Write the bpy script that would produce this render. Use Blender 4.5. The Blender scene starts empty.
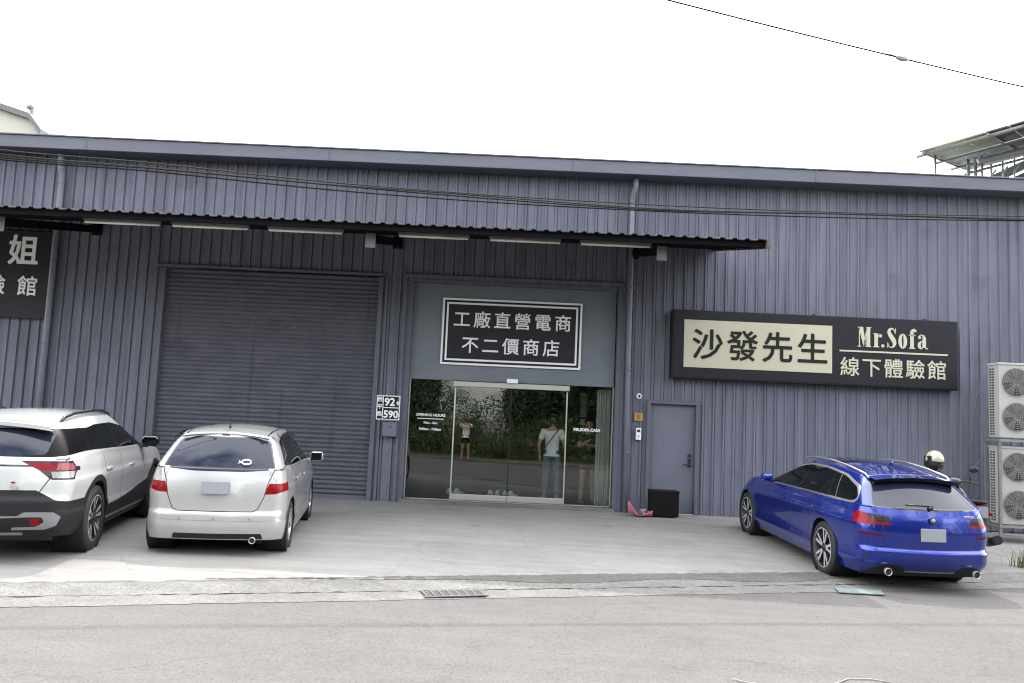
import bpy, bmesh, math, random
import numpy as np
from mathutils import Vector, Matrix
R = math.radians
rnd = random.Random(7)
S = bpy.context.scene
COL = S.collection
# ------------------------------------------------------------------ camera
F_PX, TILT, ROLL, CAM_H = 796.0, R(5.5), R(2.55), 1.75
cd = bpy.data.cameras.new('Camera')
cam = bpy.data.objects.new('Camera', cd)
COL.objects.link(cam)
fw = Vector((0, math.cos(TILT), math.sin(TILT)))
up0 = Vector((0, -math.sin(TILT), math.cos(TILT)))
rt0 = Vector((1, 0, 0))
rt = rt0*math.cos(ROLL) + up0*math.sin(ROLL)
up = -rt0*math.sin(ROLL) + up0*math.cos(ROLL)
M = Matrix((rt, up, -fw)).transposed().to_4x4()
M.translation = (0, 0, CAM_H)
cam.matrix_world = M
cd.sensor_width = 36.0
cd.lens = F_PX/1024*36.0
cd.clip_start = 0.05
cd.clip_end = 2000
S.camera = cam
# ------------------------------------------------------------------ sky and sun
SUN_EL, SUN_AZ = R(54.5), R(4)      # sun behind the building, a touch to the left
w = bpy.data.worlds.new('World'); S.world = w; w.use_nodes = True
nt = w.node_tree; nt.nodes.clear()
def N(t, **k):
    n = nt.nodes.new(t)
    for a, b in k.items(): setattr(n, a, b)
    return n
wo = N('ShaderNodeOutputWorld'); bg = N('ShaderNodeBackground'); sky = N('ShaderNodeTexSky')
sky.sky_type = 'NISHITA'; sky.sun_disc = False; sky.sun_elevation = SUN_EL
sky.sun_rotation = -SUN_AZ; sky.air_density = 1.4; sky.dust_density = 3.5; sky.ozone_density = 1.0
tc = N('ShaderNodeTexCoord'); mp = N('ShaderNodeMapping'); mp.inputs['Scale'].default_value = (1, 1, 2.2)
ns = N('ShaderNodeTexNoise'); ns.inputs['Scale'].default_value = 2.6; ns.inputs['Detail'].default_value = 7
ns.inputs['Roughness'].default_value = 0.58
sx = N('ShaderNodeSeparateXYZ')
fr = N('ShaderNodeMapRange'); fr.inputs['From Min'].default_value = -0.5; fr.inputs['From Max'].default_value = 0.35
fr.inputs['To Min'].default_value = 0.0; fr.inputs['To Max'].default_value = 0.62
ad = N('ShaderNodeMath', operation='ADD'); mr = N('ShaderNodeMapRange')
mr.inputs['From Min'].default_value = 0.40; mr.inputs['From Max'].default_value = 0.64
mx = N('ShaderNodeMix', data_type='RGBA'); mx.inputs[7].default_value = (18.5, 18.5, 18.8, 1)
L = nt.links.new
L(tc.outputs['Generated'], mp.inputs[0]); L(mp.outputs[0], ns.inputs['Vector'])
L(tc.outputs['Generated'], sx.inputs[0]); L(sx.outputs['Y'], fr.inputs['Value'])
L(ns.outputs['Fac'], ad.inputs[0]); L(fr.outputs[0], ad.inputs[1]); L(ad.outputs[0], mr.inputs['Value'])
L(mr.outputs[0], mx.inputs[0]); L(sky.outputs[0], mx.inputs[6]); L(mx.outputs[2], bg.inputs['Color'])
bg.inputs['Strength'].default_value = 0.15
L(bg.outputs[0], wo.inputs[0])
sd = bpy.data.lights.new('Sun', 'SUN'); sd.energy = 2.0; sd.angle = R(0.6); sd.color = (1, 0.95, 0.87)
sun = bpy.data.objects.new('Sun', sd); COL.objects.link(sun)
sv = Vector((-math.sin(SUN_AZ)*math.cos(SUN_EL), math.cos(SUN_AZ)*math.cos(SUN_EL), math.sin(SUN_EL)))
sun.rotation_euler = sv.to_track_quat('Z', 'Y').to_euler(); sun.location = (0, 40, 40)
S.view_settings.view_transform = 'Standard'; S.view_settings.look = 'None'
S.view_settings.exposure = 1.05; S.view_settings.gamma = 1.0; S.view_settings.use_curve_mapping = False
S.render.engine = 'CYCLES'
S.cycles.use_denoising = True; S.cycles.filter_width = 1.15
S.cycles.max_bounces = 8; S.cycles.diffuse_bounces = 1; S.cycles.transparent_max_bounces = 12; S.cycles.sample_clamp_indirect = 8
S.cycles.caustics_reflective = False; S.cycles.caustics_refractive = False
# ------------------------------------------------------------------ materials
def mat(name, col, rough=0.6, metal=0.0, spec=0.5, coat=0.0, coat_r=0.03, noise=0.0, nscale=8.0, bump=0.0, bscale=60.0,
        stretch=(1, 1, 1), streaks=0.0, emit=None, trans=0.0, detail=6, col2=None, dirt=None):
    m = bpy.data.materials.new(name); m.use_nodes = True
    t = m.node_tree; b = t.nodes['Principled BSDF']
    b.inputs['Base Color'].default_value = (*col, 1); b.inputs['Roughness'].default_value = rough
    b.inputs['Metallic'].default_value = metal; b.inputs['Specular IOR Level'].default_value = spec
    b.inputs['Coat Weight'].default_value = coat; b.inputs['Coat Roughness'].default_value = coat_r
    b.inputs['Transmission Weight'].default_value = trans
    if emit: b.inputs['Emission Color'].default_value = (*emit[0], 1); b.inputs['Emission Strength'].default_value = emit[1]
    if noise or bump:
        c = t.nodes.new('ShaderNodeTexCoord'); mpn = t.nodes.new('ShaderNodeMapping'); mpn.inputs['Scale'].default_value = stretch
        t.links.new(c.outputs['Object'], mpn.inputs[0])
    if noise:
        n = t.nodes.new('ShaderNodeTexNoise'); n.inputs['Scale'].default_value = nscale; n.inputs['Detail'].default_value = detail
        n.inputs['Roughness'].default_value = 0.62
        r = t.nodes.new('ShaderNodeMapRange'); r.inputs['From Min'].default_value = 0.3; r.inputs['From Max'].default_value = 0.7
        x = t.nodes.new('ShaderNodeMix'); x.data_type = 'RGBA'
        lo = [max(0, q*(1-noise)) for q in col]; hi = [q*(1+noise) for q in (col2 or col)]
        x.inputs[6].default_value = (*lo, 1); x.inputs[7].default_value = (*hi, 1)
        t.links.new(mpn.outputs[0], n.inputs['Vector']); t.links.new(n.outputs['Fac'], r.inputs['Value'])
        t.links.new(r.outputs[0], x.inputs[0]); out = x.outputs[2]
        if streaks:      # rain runs and scuffs in the paint
            for sc_, lo_, hi_, am in (((7, 1, .25), .60, .72, streaks), ((1.2, 1, 1.6), .60, .70, streaks*.7), ((22, 1, 14), .70, .76, streaks*1.3)):
                m3 = t.nodes.new('ShaderNodeMapping'); m3.inputs['Scale'].default_value = sc_; t.links.new(c.outputs['Object'], m3.inputs[0])
                n3 = t.nodes.new('ShaderNodeTexNoise'); n3.inputs['Scale'].default_value = 1.0; n3.inputs['Detail'].default_value = 6; t.links.new(m3.outputs[0], n3.inputs['Vector'])
                r3 = t.nodes.new('ShaderNodeMapRange'); r3.inputs['From Min'].default_value = lo_; r3.inputs['From Max'].default_value = hi_; r3.inputs['To Min'].default_value = 1; r3.inputs['To Max'].default_value = 1-am
                t.links.new(n3.outputs['Fac'], r3.inputs['Value']); v3 = t.nodes.new('ShaderNodeVectorMath'); v3.operation = 'SCALE'
                t.links.new(out, v3.inputs[0]); t.links.new(r3.outputs[0], v3.inputs['Scale']); out = v3.outputs[0]
        t.links.new(out, b.inputs['Base Color'])
    if bump:
        n2 = t.nodes.new('ShaderNodeTexNoise'); n2.inputs['Scale'].default_value = bscale; n2.inputs['Detail'].default_value = 4
        bp = t.nodes.new('ShaderNodeBump'); bp.inputs['Strength'].default_value = bump; bp.inputs['Distance'].default_value = 0.01
        t.links.new(mpn.outputs[0], n2.inputs['Vector']); t.links.new(n2.outputs['Fac'], bp.inputs['Height'])
        t.links.new(bp.outputs[0], b.inputs['Normal'])
    return m

def ground_mat(name, base, blotch, speck, sscale, pits=0.0, bump=0.3, cracks=0.0, joints=None, streak=0.0, stains=0.0):
    """weathered ground: large blotches, fine grain, dark pits, hairline cracks"""
    m = bpy.data.materials.new(name); m.use_nodes = True
    t = m.node_tree; b = t.nodes['Principled BSDF']; b.inputs['Roughness'].default_value = 0.9
    b.inputs['Specular IOR Level'].default_value = 0.25
    n_ = t.nodes.new; l_ = t.links.new
    c = n_('ShaderNodeTexCoord')
    def noise(scale, detail=5, rough=0.6, vec=None):
        q = n_('ShaderNodeTexNoise'); q.inputs['Scale'].default_value = scale; q.inputs['Detail'].default_value = detail
        q.inputs['Roughness'].default_value = rough; l_(vec or c.outputs['Object'], q.inputs['Vector']); return q.outputs['Fac']
    def rng(v, a, d, lo, hi):
        q = n_('ShaderNodeMapRange'); q.inputs['From Min'].default_value = a; q.inputs['From Max'].default_value = d
        q.inputs['To Min'].default_value = lo; q.inputs['To Max'].default_value = hi; l_(v, q.inputs['Value']); return q.outputs[0]
    def mul(a, d):
        q = n_('ShaderNodeMath'); q.operation = 'MULTIPLY'; l_(a, q.inputs[0]); l_(d, q.inputs[1]); return q.outputs[0]
    f = rng(noise(0.55, 6, 0.62), 0.3, 0.7, 1-blotch, 1+blotch)
    f = mul(f, rng(noise(3.1, 6, 0.65), 0.3, 0.7, 1-blotch*0.6, 1+blotch*0.6))
    g = noise(sscale, 3, 0.7)
    f = mul(f, rng(g, 0.3, 0.7, 1-speck, 1+speck))
    f = mul(f, rng(noise(sscale*.33, 4, 0.75), 0.3, 0.7, 1-speck*.6, 1+speck*.6))
    if stains:
        vs_ = n_('ShaderNodeTexVoronoi'); vs_.inputs['Scale'].default_value = 1.15; vs_.inputs['Randomness'].default_value = 1.0
        nv = n_('ShaderNodeTexNoise'); nv.inputs['Scale'].default_value = 7; nv.inputs['Detail'].default_value = 5
        ml = n_('ShaderNodeVectorMath'); ml.operation = 'SCALE'; ml.inputs['Scale'].default_value = 0.22; av = n_('ShaderNodeVectorMath'); av.operation = 'ADD'
        l_(c.outputs['Object'], nv.inputs['Vector']); l_(nv.outputs['Color'], ml.inputs[0]); l_(ml.outputs[0], av.inputs[0]); l_(c.outputs['Object'], av.inputs[1]); l_(av.outputs[0], vs_.inputs['Vector'])
        f = mul(f, rng(vs_.outputs['Distance'], 0.03, 0.16, 1-stains, 1.0))
        f = mul(f, rng(noise(1.7, 8, 0.75), 0.62, 0.75, 1.0, 1-stains*.8))
    if streak:
        mp_ = n_('ShaderNodeMapping'); mp_.inputs['Scale'].default_value = (0.35, 5.0, 1); mp_.inputs['Rotation'].default_value = (0, 0, -0.32)
        l_(c.outputs['Object'], mp_.inputs[0])
        f = mul(f, rng(noise(1.0, 6, 0.65, mp_.outputs[0]), 0.35, 0.7, 1-streak, 1+streak*0.6))
    if pits:
        v = n_('ShaderNodeTexVoronoi'); v.inputs['Scale'].default_value = sscale*0.22; l_(c.outputs['Object'], v.inputs['Vector'])
        f = mul(f, rng(v.outputs['Distance'], 0.06, 0.20, 1-pits, 1.0))
    if cracks:
        v = n_('ShaderNodeTexVoronoi'); v.feature = 'DISTANCE_TO_EDGE'; v.inputs['Scale'].default_value = 0.42
        mxv = n_('ShaderNodeVectorMath'); mxv.operation = 'ADD'
        nz = n_('ShaderNodeTexNoise'); nz.inputs['Scale'].default_value = 1.3; nz.inputs['Detail'].default_value = 6
        l_(c.outputs['Object'], nz.inputs['Vector']); l_(c.outputs['Object'], mxv.inputs[0]); l_(nz.outputs['Color'], mxv.inputs[1])
        l_(mxv.outputs[0], v.inputs['Vector'])
        f = mul(f, rng(v.outputs['Distance'], 0.0, 0.008, 1-cracks, 1.0))
    x = n_('ShaderNodeVectorMath'); x.operation = 'SCALE'; x.inputs[0].default_value = base; l_(f, x.inputs['Scale'])
    l_(x.outputs[0], b.inputs['Base Color'])
    bp = n_('ShaderNodeBump'); bp.inputs['Strength'].default_value = bump; bp.inputs['Distance'].default_value = 0.008
    l_(g, bp.inputs['Height']); l_(bp.outputs[0], b.inputs['Normal'])
    return m

def glass_mat(name, tint, refl):
    m = bpy.data.materials.new(name); m.use_nodes = True
    t = m.node_tree; t.nodes.clear(); n_ = t.nodes.new; l_ = t.links.new
    o = n_('ShaderNodeOutputMaterial'); mix = n_('ShaderNodeMixShader'); tr = n_('ShaderNodeBsdfTransparent'); gl = n_('ShaderNodeBsdfGlossy')
    tr.inputs[0].default_value = (*tint, 1); gl.inputs['Roughness'].default_value = 0.0; gl.inputs[0].default_value = (0.96, 1, 0.98, 1)
    fz = n_('ShaderNodeFresnel'); fz.inputs[0].default_value = 1.5; ad_ = n_('ShaderNodeMath'); ad_.operation = 'ADD'; ad_.inputs[1].default_value = refl
    l_(fz.outputs[0], ad_.inputs[0]); l_(ad_.outputs[0], mix.inputs[0]); l_(tr.outputs[0], mix.inputs[1]); l_(gl.outputs[0], mix.inputs[2])
    l_(mix.outputs[0], o.inputs[0]); return m

def paint(name, col, metal=0.35, rough=0.35, flake=0.0):
    m = mat(name, col, rough=rough, metal=metal, coat=flake or 1.0, coat_r=0.015, noise=0.05, nscale=3)
    return m

MT = {}
MT['wall'] = mat('slate_wall_paint', (0.154, 0.160, 0.202), 0.55, spec=0.10, streaks=0.22, noise=0.20, nscale=2.2, stretch=(2.5, 1, 0.22), bump=0.10, bscale=3)
MT['trim'] = mat('slate_trim_paint', (0.114, 0.119, 0.150), 0.5, spec=0.15, noise=0.10, nscale=3)
MT['pipe'] = mat('downpipe_paint', (0.165, 0.172, 0.212), 0.4, spec=0.3, noise=0.1, nscale=3)
MT['eave'] = mat('slate_eave_paint', (0.112, 0.117, 0.146), 0.45, spec=0.3, noise=0.12, nscale=1.6, stretch=(0.6, 1, 3))
MT['shutter'] = mat('shutter_paint', (0.100, 0.101, 0.122), 0.55, spec=0.10, streaks=0.2, noise=0.14, nscale=2.5, stretch=(0.7, 1, 1.5))
MT['panel'] = mat('grey_panel', (0.160, 0.180, 0.208), 0.45, spec=0.2, noise=0.07, nscale=1.5)
MT['door'] = mat('door_paint', (0.126, 0.133, 0.174), 0.45, noise=0.08, nscale=2)
MT['awn'] = mat('awning_underside', (0.008, 0.008, 0.009), 0.9, spec=0.1, noise=0.15, nscale=3)  # shade below the awning is put into this near-black colour
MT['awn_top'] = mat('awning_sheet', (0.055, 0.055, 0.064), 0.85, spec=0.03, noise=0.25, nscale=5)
MT['bracket'] = mat('bracket_steel', (0.12, 0.12, 0.13), 0.5, noise=0.1)
MT['tube'] = mat('unlit_tube', (0.80, 0.80, 0.74), 0.35)
MT['steel'] = mat('brushed_steel', (0.48, 0.48, 0.45), 0.38, metal=0.7, noise=0.08, nscale=10, stretch=(1, 1, 20))
MT['steel_dull'] = mat('dull_steel', (0.42, 0.41, 0.37), 0.5, metal=0.2)
MT['glass'] = glass_mat('shop_glass', (0.93, 0.95, 0.94), 0.015)
MT['black'] = mat('black_plastic', (0.012, 0.012, 0.013), 0.45)
MT['black_matte'] = mat('black_cladding', (0.014, 0.014, 0.016), 0.62, spec=0.3, bump=0.1, bscale=300)
MT['gloss_black'] = mat('gloss_black', (0.006, 0.006, 0.007), 0.08, coat=0.6)
MT['tyre'] = mat('tyre_rubber', (0.018, 0.018, 0.019), 0.75, noise=0.2, nscale=30)
MT['car_glass'] = mat('tinted_car_glass', (0.004, 0.005, 0.006), 0.03, spec=0.32)
MT['car_glass_clear'] = mat('rear_car_glass', (0.014, 0.018, 0.034), 0.015, spec=0.34)  # bluish base colour stands in for reflected sky
MT['seam'] = mat('panel_gap', (0.008, 0.008, 0.009), 0.8)
MT['chrome'] = mat('chrome', (0.75, 0.75, 0.76), 0.14, metal=1.0)
MT['alu'] = mat('satin_aluminium', (0.62, 0.62, 0.63), 0.3, metal=0.9)
MT['rim_dark'] = mat('dark_rim', (0.045, 0.045, 0.05), 0.35, metal=0.6)
MT['rim_cut'] = mat('machined_rim', (0.48, 0.48, 0.50), 0.35, metal=0.4)
MT['rim_silver'] = mat('silver_rim', (0.5, 0.5, 0.52), 0.35, metal=0.7)
MT['red_lens'] = mat('red_lens', (0.20, 0.003, 0.006), 0.22, spec=0.22)
MT['dark_red'] = mat('dark_red_lens', (0.10, 0.004, 0.008), 0.2, spec=0.2)
MT['clear_lens'] = mat('clear_lens', (0.36, 0.34, 0.33), 0.12, coat=1.0, noise=0.35, nscale=60)
MT['quarter'] = mat('quarter_panel_black', (.005, .005, .006), .35, spec=.08)
MT['smoke_lens'] = mat('smoked_lens', (0.030, 0.022, 0.026), 0.12, spec=0.3)
MT['pink_lens'] = mat('pale_red_lens', (0.26, 0.07, 0.075), 0.15, spec=0.3, noise=0.4, nscale=45)
MT['plate'] = mat('number_plate', (0.27, 0.28, 0.31), 0.45)
MT['white_paint'] = paint('white_car_paint', (0.49, 0.495, 0.488), 0.0, 0.3)
MT['silver_paint'] = paint('pearl_silver_car_paint', (0.41, 0.41, 0.405), 0.25, 0.34)
MT['blue_paint'] = paint('metallic_blue_car_paint', (0.005, 0.022, 0.25), 0.6, 0.25, 0.9)
MT['skid'] = mat('silver_skid_trim', (0.28, 0.285, 0.30), 0.35, metal=0.5)
MT['sign_black'] = mat('sign_black', (0.015, 0.015, 0.019), 0.5, spec=0.2, noise=0.1, nscale=1.5)
MT['sign_black_edge'] = mat('sign_edge', (0.02, 0.02, 0.022), 0.5)
MT['cream'] = mat('cream_vinyl', (0.46, 0.44, 0.335), 0.5, spec=0.2, noise=0.03, nscale=1)
MT['sign_grey'] = mat('sign_dark_grey', (0.026, 0.025, 0.031), 0.5, spec=0.15, noise=0.08, nscale=2)
MT['ink'] = mat('dark_lettering', (0.022, 0.021, 0.020), 0.6, spec=0.1)
MT['white_vinyl'] = mat('white_vinyl', (0.80, 0.80, 0.82), 0.5)
MT['gold_letter'] = mat('cream_lettering', (0.47, 0.45, 0.35), 0.5)
MT['skin'] = mat('skin', (0.42, 0.24, 0.16), 0.5)
MT['hair'] = mat('hair', (0.012, 0.010, 0.009), 0.5)
MT['cloth_white'] = mat('white_cotton', (0.80, 0.80, 0.80), 0.9)
MT['cloth_black'] = mat('black_cotton', (0.012, 0.012, 0.014), 0.9)
MT['denim'] = mat('blue_denim', (0.07, 0.12, 0.20), 0.9, noise=0.3, nscale=6)
MT['leaf'] = mat('leaf_mid', (0.050, 0.085, 0.022), 0.5)
MT['leaf2'] = mat('leaf_dark', (0.020, 0.038, 0.012), 0.55)
MT['leaf3'] = mat('leaf_light', (0.10, 0.135, 0.034), 0.5)
MT['bark'] = mat('bark', (0.07, 0.055, 0.04), 0.9, noise=0.3, nscale=10)
# ------------------------------------------------------------------ mesh helpers
class MB:
    def __init__(s): s.bm = bmesh.new()
    def _n(s, co, mi): return s.bm.verts.new(co)
    def face(s, pts, mi=0, sm=False):
        f = s.bm.faces.new([s.bm.verts.new(p) for p in pts]); f.material_index = mi; f.smooth = sm; return f
    def box(s, c, d, rot=None, bev=0.0, mi=0, seg=2):
        g = bmesh.ops.create_cube(s.bm, size=1.0); vs = g['verts']
        bmesh.ops.scale(s.bm, vec=d, verts=vs)
        if bev:
            es = list({e for v in vs for e in v.link_edges})
            r = bmesh.ops.bevel(s.bm, geom=es, offset=bev, segments=seg, profile=0.5, affect='EDGES')
            vs = list({v for f in r['faces'] for v in f.verts} | {v for v in vs if v.is_valid})
            # collect the whole island
            st = list(vs); seen = set(vs)
            while st:
                v = st.pop()
                for e in v.link_edges:
                    o = e.other_vert(v)
                    if o not in seen: seen.add(o); st.append(o)
            vs = list(seen)
        if rot is not None: bmesh.ops.rotate(s.bm, cent=(0, 0, 0), matrix=rot, verts=vs)
        bmesh.ops.translate(s.bm, vec=c, verts=vs)
        for f in {f for v in vs for f in v.link_faces}: f.material_index = mi
        return vs
    def cyl(s, p0, p1, r0, r1=None, seg=16, cap=True, mi=0, sm=True):
        p0 = Vector(p0); p1 = Vector(p1); r1 = r0 if r1 is None else r1
        z = (p1-p0).normalized(); x = z.orthogonal().normalized(); y = z.cross(x)
        A = []; B = []
        for k in range(seg):
            a = 2*math.pi*k/seg; d = x*math.cos(a)+y*math.sin(a)
            A.append(s.bm.verts.new(p0+d*r0)); B.append(s.bm.verts.new(p1+d*r1))
        for k in range(seg):
            f = s.bm.faces.new((A[k], A[(k+1) % seg], B[(k+1) % seg], B[k])); f.smooth = sm; f.material_index = mi
        if cap:
            f = s.bm.faces.new(A[::-1]); f.material_index = mi; f = s.bm.faces.new(B); f.material_index = mi
    def tube(s, pts, r, seg=8, mi=0, cap=True):
        pts = [Vector(p) for p in pts]; rings = []
        rr = r if isinstance(r, (list, tuple)) else [r]*len(pts)
        t0 = (pts[1]-pts[0]).normalized(); x = t0.orthogonal().normalized()
        for i, p in enumerate(pts):
            t = (pts[min(i+1, len(pts)-1)]-pts[max(i-1, 0)]).normalized()
            x = (x-t*x.dot(t)).normalized(); y = t.cross(x)
            rings.append([s.bm.verts.new(p+(x*math.cos(2*math.pi*k/seg)+y*math.sin(2*math.pi*k/seg))*rr[i]) for k in range(seg)])
        for a, b in zip(rings, rings[1:]):
            for k in range(seg):
                f = s.bm.faces.new((a[k], a[(k+1) % seg], b[(k+1) % seg], b[k])); f.smooth = True; f.material_index = mi
        if cap:
            s.bm.faces.new(rings[0][::-1]).material_index = mi; s.bm.faces.new(rings[-1]).material_index = mi
    def lathe(s, prof, org=(0, 0, 0), axis=(0, 0, 1), seg=32, mi=0, sm=True):
        org = Vector(org); z = Vector(axis).normalized(); x = z.orthogonal().normalized(); y = z.cross(x); rings = []
        for r, h in prof:
            rings.append([s.bm.verts.new(org+z*h+(x*math.cos(2*math.pi*k/seg)+y*math.sin(2*math.pi*k/seg))*max(r, 1e-5)) for k in range(seg)])
        for a, b in zip(rings, rings[1:]):
            for k in range(seg):
                f = s.bm.faces.new((a[k], a[(k+1) % seg], b[(k+1) % seg], b[k])); f.smooth = sm; f.material_index = mi
    def prism(s, poly, fn, d0, d1, mi=0):
        a = [s.bm.verts.new(fn(x, y, d0)) for x, y in poly]; b = [s.bm.verts.new(fn(x, y, d1)) for x, y in poly]
        n = len(poly)
        s.bm.faces.new(a[::-1]).material_index = mi; s.bm.faces.new(b).material_index = mi
        for k in range(n): s.bm.faces.new((a[k], a[(k+1) % n], b[(k+1) % n], b[k])).material_index = mi
    def grid(s, rows, mi=0, sm=True):
        V = [[s.bm.verts.new(p) for p in r] for r in rows]
        for a, b in zip(V, V[1:]):
            for k in range(len(a)-1):
                f = s.bm.faces.new((a[k], a[k+1], b[k+1], b[k])); f.smooth = sm; f.material_index = mi
    def sphere(s, c, r, seg=16, mi=0):
        g = bmesh.ops.create_uvsphere(s.bm, u_segments=seg, v_segments=seg//2+2, radius=1.0); vs = g['verts']
        bmesh.ops.scale(s.bm, vec=r if hasattr(r, '__len__') else (r, r, r), verts=vs); bmesh.ops.translate(s.bm, vec=c, verts=vs)
        for f in {f for v in vs for f in v.link_faces}: f.smooth = True; f.material_index = mi
        return vs
    def build(s, name, mats, parent=None, fix=True):
        if fix: bmesh.ops.recalc_face_normals(s.bm, faces=s.bm.faces[:])
        me = bpy.data.meshes.new(name); s.bm.to_mesh(me); s.bm.free()
        for m in (mats if isinstance(mats, (list, tuple)) else [mats]): me.materials.append(m)
        o = bpy.data.objects.new(name, me); COL.objects.link(o)
        if parent: o.parent = parent
        return o
def tag(o, label=None, cat=None, group=None, kind=None):
    if label: o['label'] = label
    if cat: o['category'] = cat
    if group: o['group'] = group
    if kind: o['kind'] = kind
    return o
def empty(name, loc, label, cat, group=None, rot=None):
    o = bpy.data.objects.new(name, None); COL.objects.link(o); o.location = loc; o.empty_display_size = 0.2
    if rot: o.rotation_euler = rot
    return tag(o, label, cat, group)
def text_bm(mb, body, size, origin, bold=0.0, mi=0, align='LEFT', depth=0.004, pitch=None, dirx=1):
    """flat lettering on a wall facing -Y: local x -> X, local y -> Z; origin is the baseline start"""
    def add(txt, ox, al):
        c = bpy.data.curves.new('t', 'FONT'); c.body = txt; c.size = size; c.align_x = al; c.resolution_u = 3
        c.extrude = depth/2
        o = bpy.data.objects.new('t', c); COL.objects.link(o); bpy.context.view_layer.update()
        me = bpy.data.meshes.new_from_object(o.evaluated_get(bpy.context.evaluated_depsgraph_get()))
        # heavier strokes: shifted layers, each a hair in front of the last
        sh = [(0, 0)]+([(bold*math.cos(q), bold*math.sin(q)) for q in np.linspace(0, 2*math.pi, 9)[:-1]] if bold else [])
        for k, (dx, dz) in enumerate(sh):
            f0 = len(mb.bm.faces)
            m2 = me.copy(); m2.transform(Matrix(((1, 0, 0, ox+dx), (0, 0, -1, origin[1]-.0004*k), (0, 1, 0, origin[2]+dz), (0, 0, 0, 1))))
            mb.bm.from_mesh(m2); mb.bm.faces.ensure_lookup_table(); bpy.data.meshes.remove(m2)
            for f in mb.bm.faces[f0:]: f.material_index = mi
        bpy.data.objects.remove(o); bpy.data.curves.remove(c); bpy.data.meshes.remove(me)
    if pitch is None: add(body, origin[0], align)
    else:
        for k, ch in enumerate(body): add(ch, origin[0]+pitch*k, 'LEFT')
def pch(xs, ys):
    xs = np.array(xs, float); ys = np.array(ys, float); h = np.diff(xs); d = np.diff(ys)/h; m = np.zeros_like(ys)
    for i in range(1, len(xs)-1):
        if d[i-1]*d[i] > 0:
            w1 = 2*h[i]+h[i-1]; w2 = h[i]+2*h[i-1]; m[i] = (w1+w2)/(w1/d[i-1]+w2/d[i])
    m[0] = d[0]; m[-1] = d[-1]
    def f(x):
        x = min(max(x, xs[0]), xs[-1]); i = min(int(np.searchsorted(xs, x, side='right'))-1, len(xs)-2); i = max(i, 0)
        t = (x-xs[i])/h[i]; t2 = t*t; t3 = t2*t
        return float((2*t3-3*t2+1)*ys[i]+(t3-2*t2+t)*h[i]*m[i]+(-2*t3+3*t2)*ys[i+1]+(t3-t2)*h[i]*m[i+1])
    return f
# ------------------------------------------------------------------ ground, road, forecourt
TH = math.atan(.335); CT, ST = math.cos(TH), math.sin(TH)
N_ROAD, N_JOINT, N_LOT = 7.56, 7.90, 8.45
def rz(x): return -.012*max(-9, min(9, x))
def gz(x, y):
    n = -x*ST+y*CT
    if n < N_LOT: return rz(x)
    u = min(1, (n-N_LOT)/5.0); u = u*u*(3-2*u); return rz(x)+.012+(.10-rz(x)-.012)*u
def en(e, n): return (e*CT-n*ST, e*ST+n*CT)
MT['ground'] = ground_mat('far_ground', (.16, .15, .11), .2, .15, 30)
MT['road'] = ground_mat('worn_asphalt', (.113, .1075, .1045), .08, .26, 95, pits=.45, bump=.4, cracks=.14, streak=.07, stains=.12)
MT['lot'] = ground_mat('forecourt_concrete', (.226, .221, .211), .11, .09, 110, pits=.0, bump=.10, cracks=.16, streak=.12, stains=.22)
MT['strip'] = ground_mat('rough_gutter_concrete', (.150, .147, .139), .26, .42, 60, pits=.6, bump=.7)
MT['cover'] = ground_mat('gutter_cover_concrete', (.150, .147, .140), .22, .36, 75, pits=.5, bump=.4)
MT['gap'] = mat('dark_joint', (.02, .019, .017), .95)
mb = MB()
mb.grid([[Vector((x, y, -.30)) for x in (-600, 600)] for y in (-600, 600)], sm=False)
tag(mb.build('ground', MT['ground']), kind='structure')
def sheet(name, e0, e1, n0, n1, m, dz, ne=60, nn=4, jag=0.0, kind='structure'):
    mb = MB(); rr = random.Random(hash(name) % 99 if False else len(name)); rows = []
    for j in range(nn+1):
        row = []
        for i in range(ne+1):
            e = e0+(e1-e0)*i/ne; n = n0+(n1-n0)*j/nn
            if jag and j == nn: n += rr.uniform(-jag, jag)
            if jag and j == 0: n += rr.uniform(-jag, jag)*.5
            x, y = en(e, n); row.append(Vector((x, y, rz(x)+dz)))
        rows.append(row)
    mb.grid(rows, sm=False); return tag(mb.build(name, m), kind=kind)
sheet('road', -60, 60, -.40, N_ROAD, MT['road'], 0, 80, 4)
sheet('gutter_cover', -30, 30, N_ROAD-.02, N_JOINT-.003, MT['cover'], .004, 900, 2, .030)
sheet('gutter_joint', -30, 30, N_JOINT-.04, N_JOINT+.04, MT['gap'], .002, 60, 1)
sheet('roadside_strip', -30, 30, N_JOINT+.010, N_LOT+.04, MT['strip'], .006, 900, 2, .030)
mb = MB(); rows = []
xs = np.linspace(-16, 16, 321); rr = random.Random(3)
jag = [rr.uniform(-.03, .03) for _ in xs]
for j in range(41):
    row = []
    for x, jg in zip(xs, jag):
        y0 = (N_LOT+x*ST)/CT+jg*1.2; y = y0+(15.16-y0)*(j/40)**1.3
        z = gz(x, y+.02)
        row.append(Vector((x, y, z+.004)))
    rows.append(row)
rows.insert(0, [Vector((p.x, p.y-.004, p.z-.05)) for p in rows[0]])
mb.grid(rows, sm=True); tag(mb.build('forecourt', MT['lot']), kind='structure')
MT['patch'] = ground_mat('dark_asphalt_patch', (.100, .098, .092), .25, .4, 80, pits=.5, bump=.6)
mb = MB(); rr = random.Random(5); rows = [[], [], []]
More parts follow.
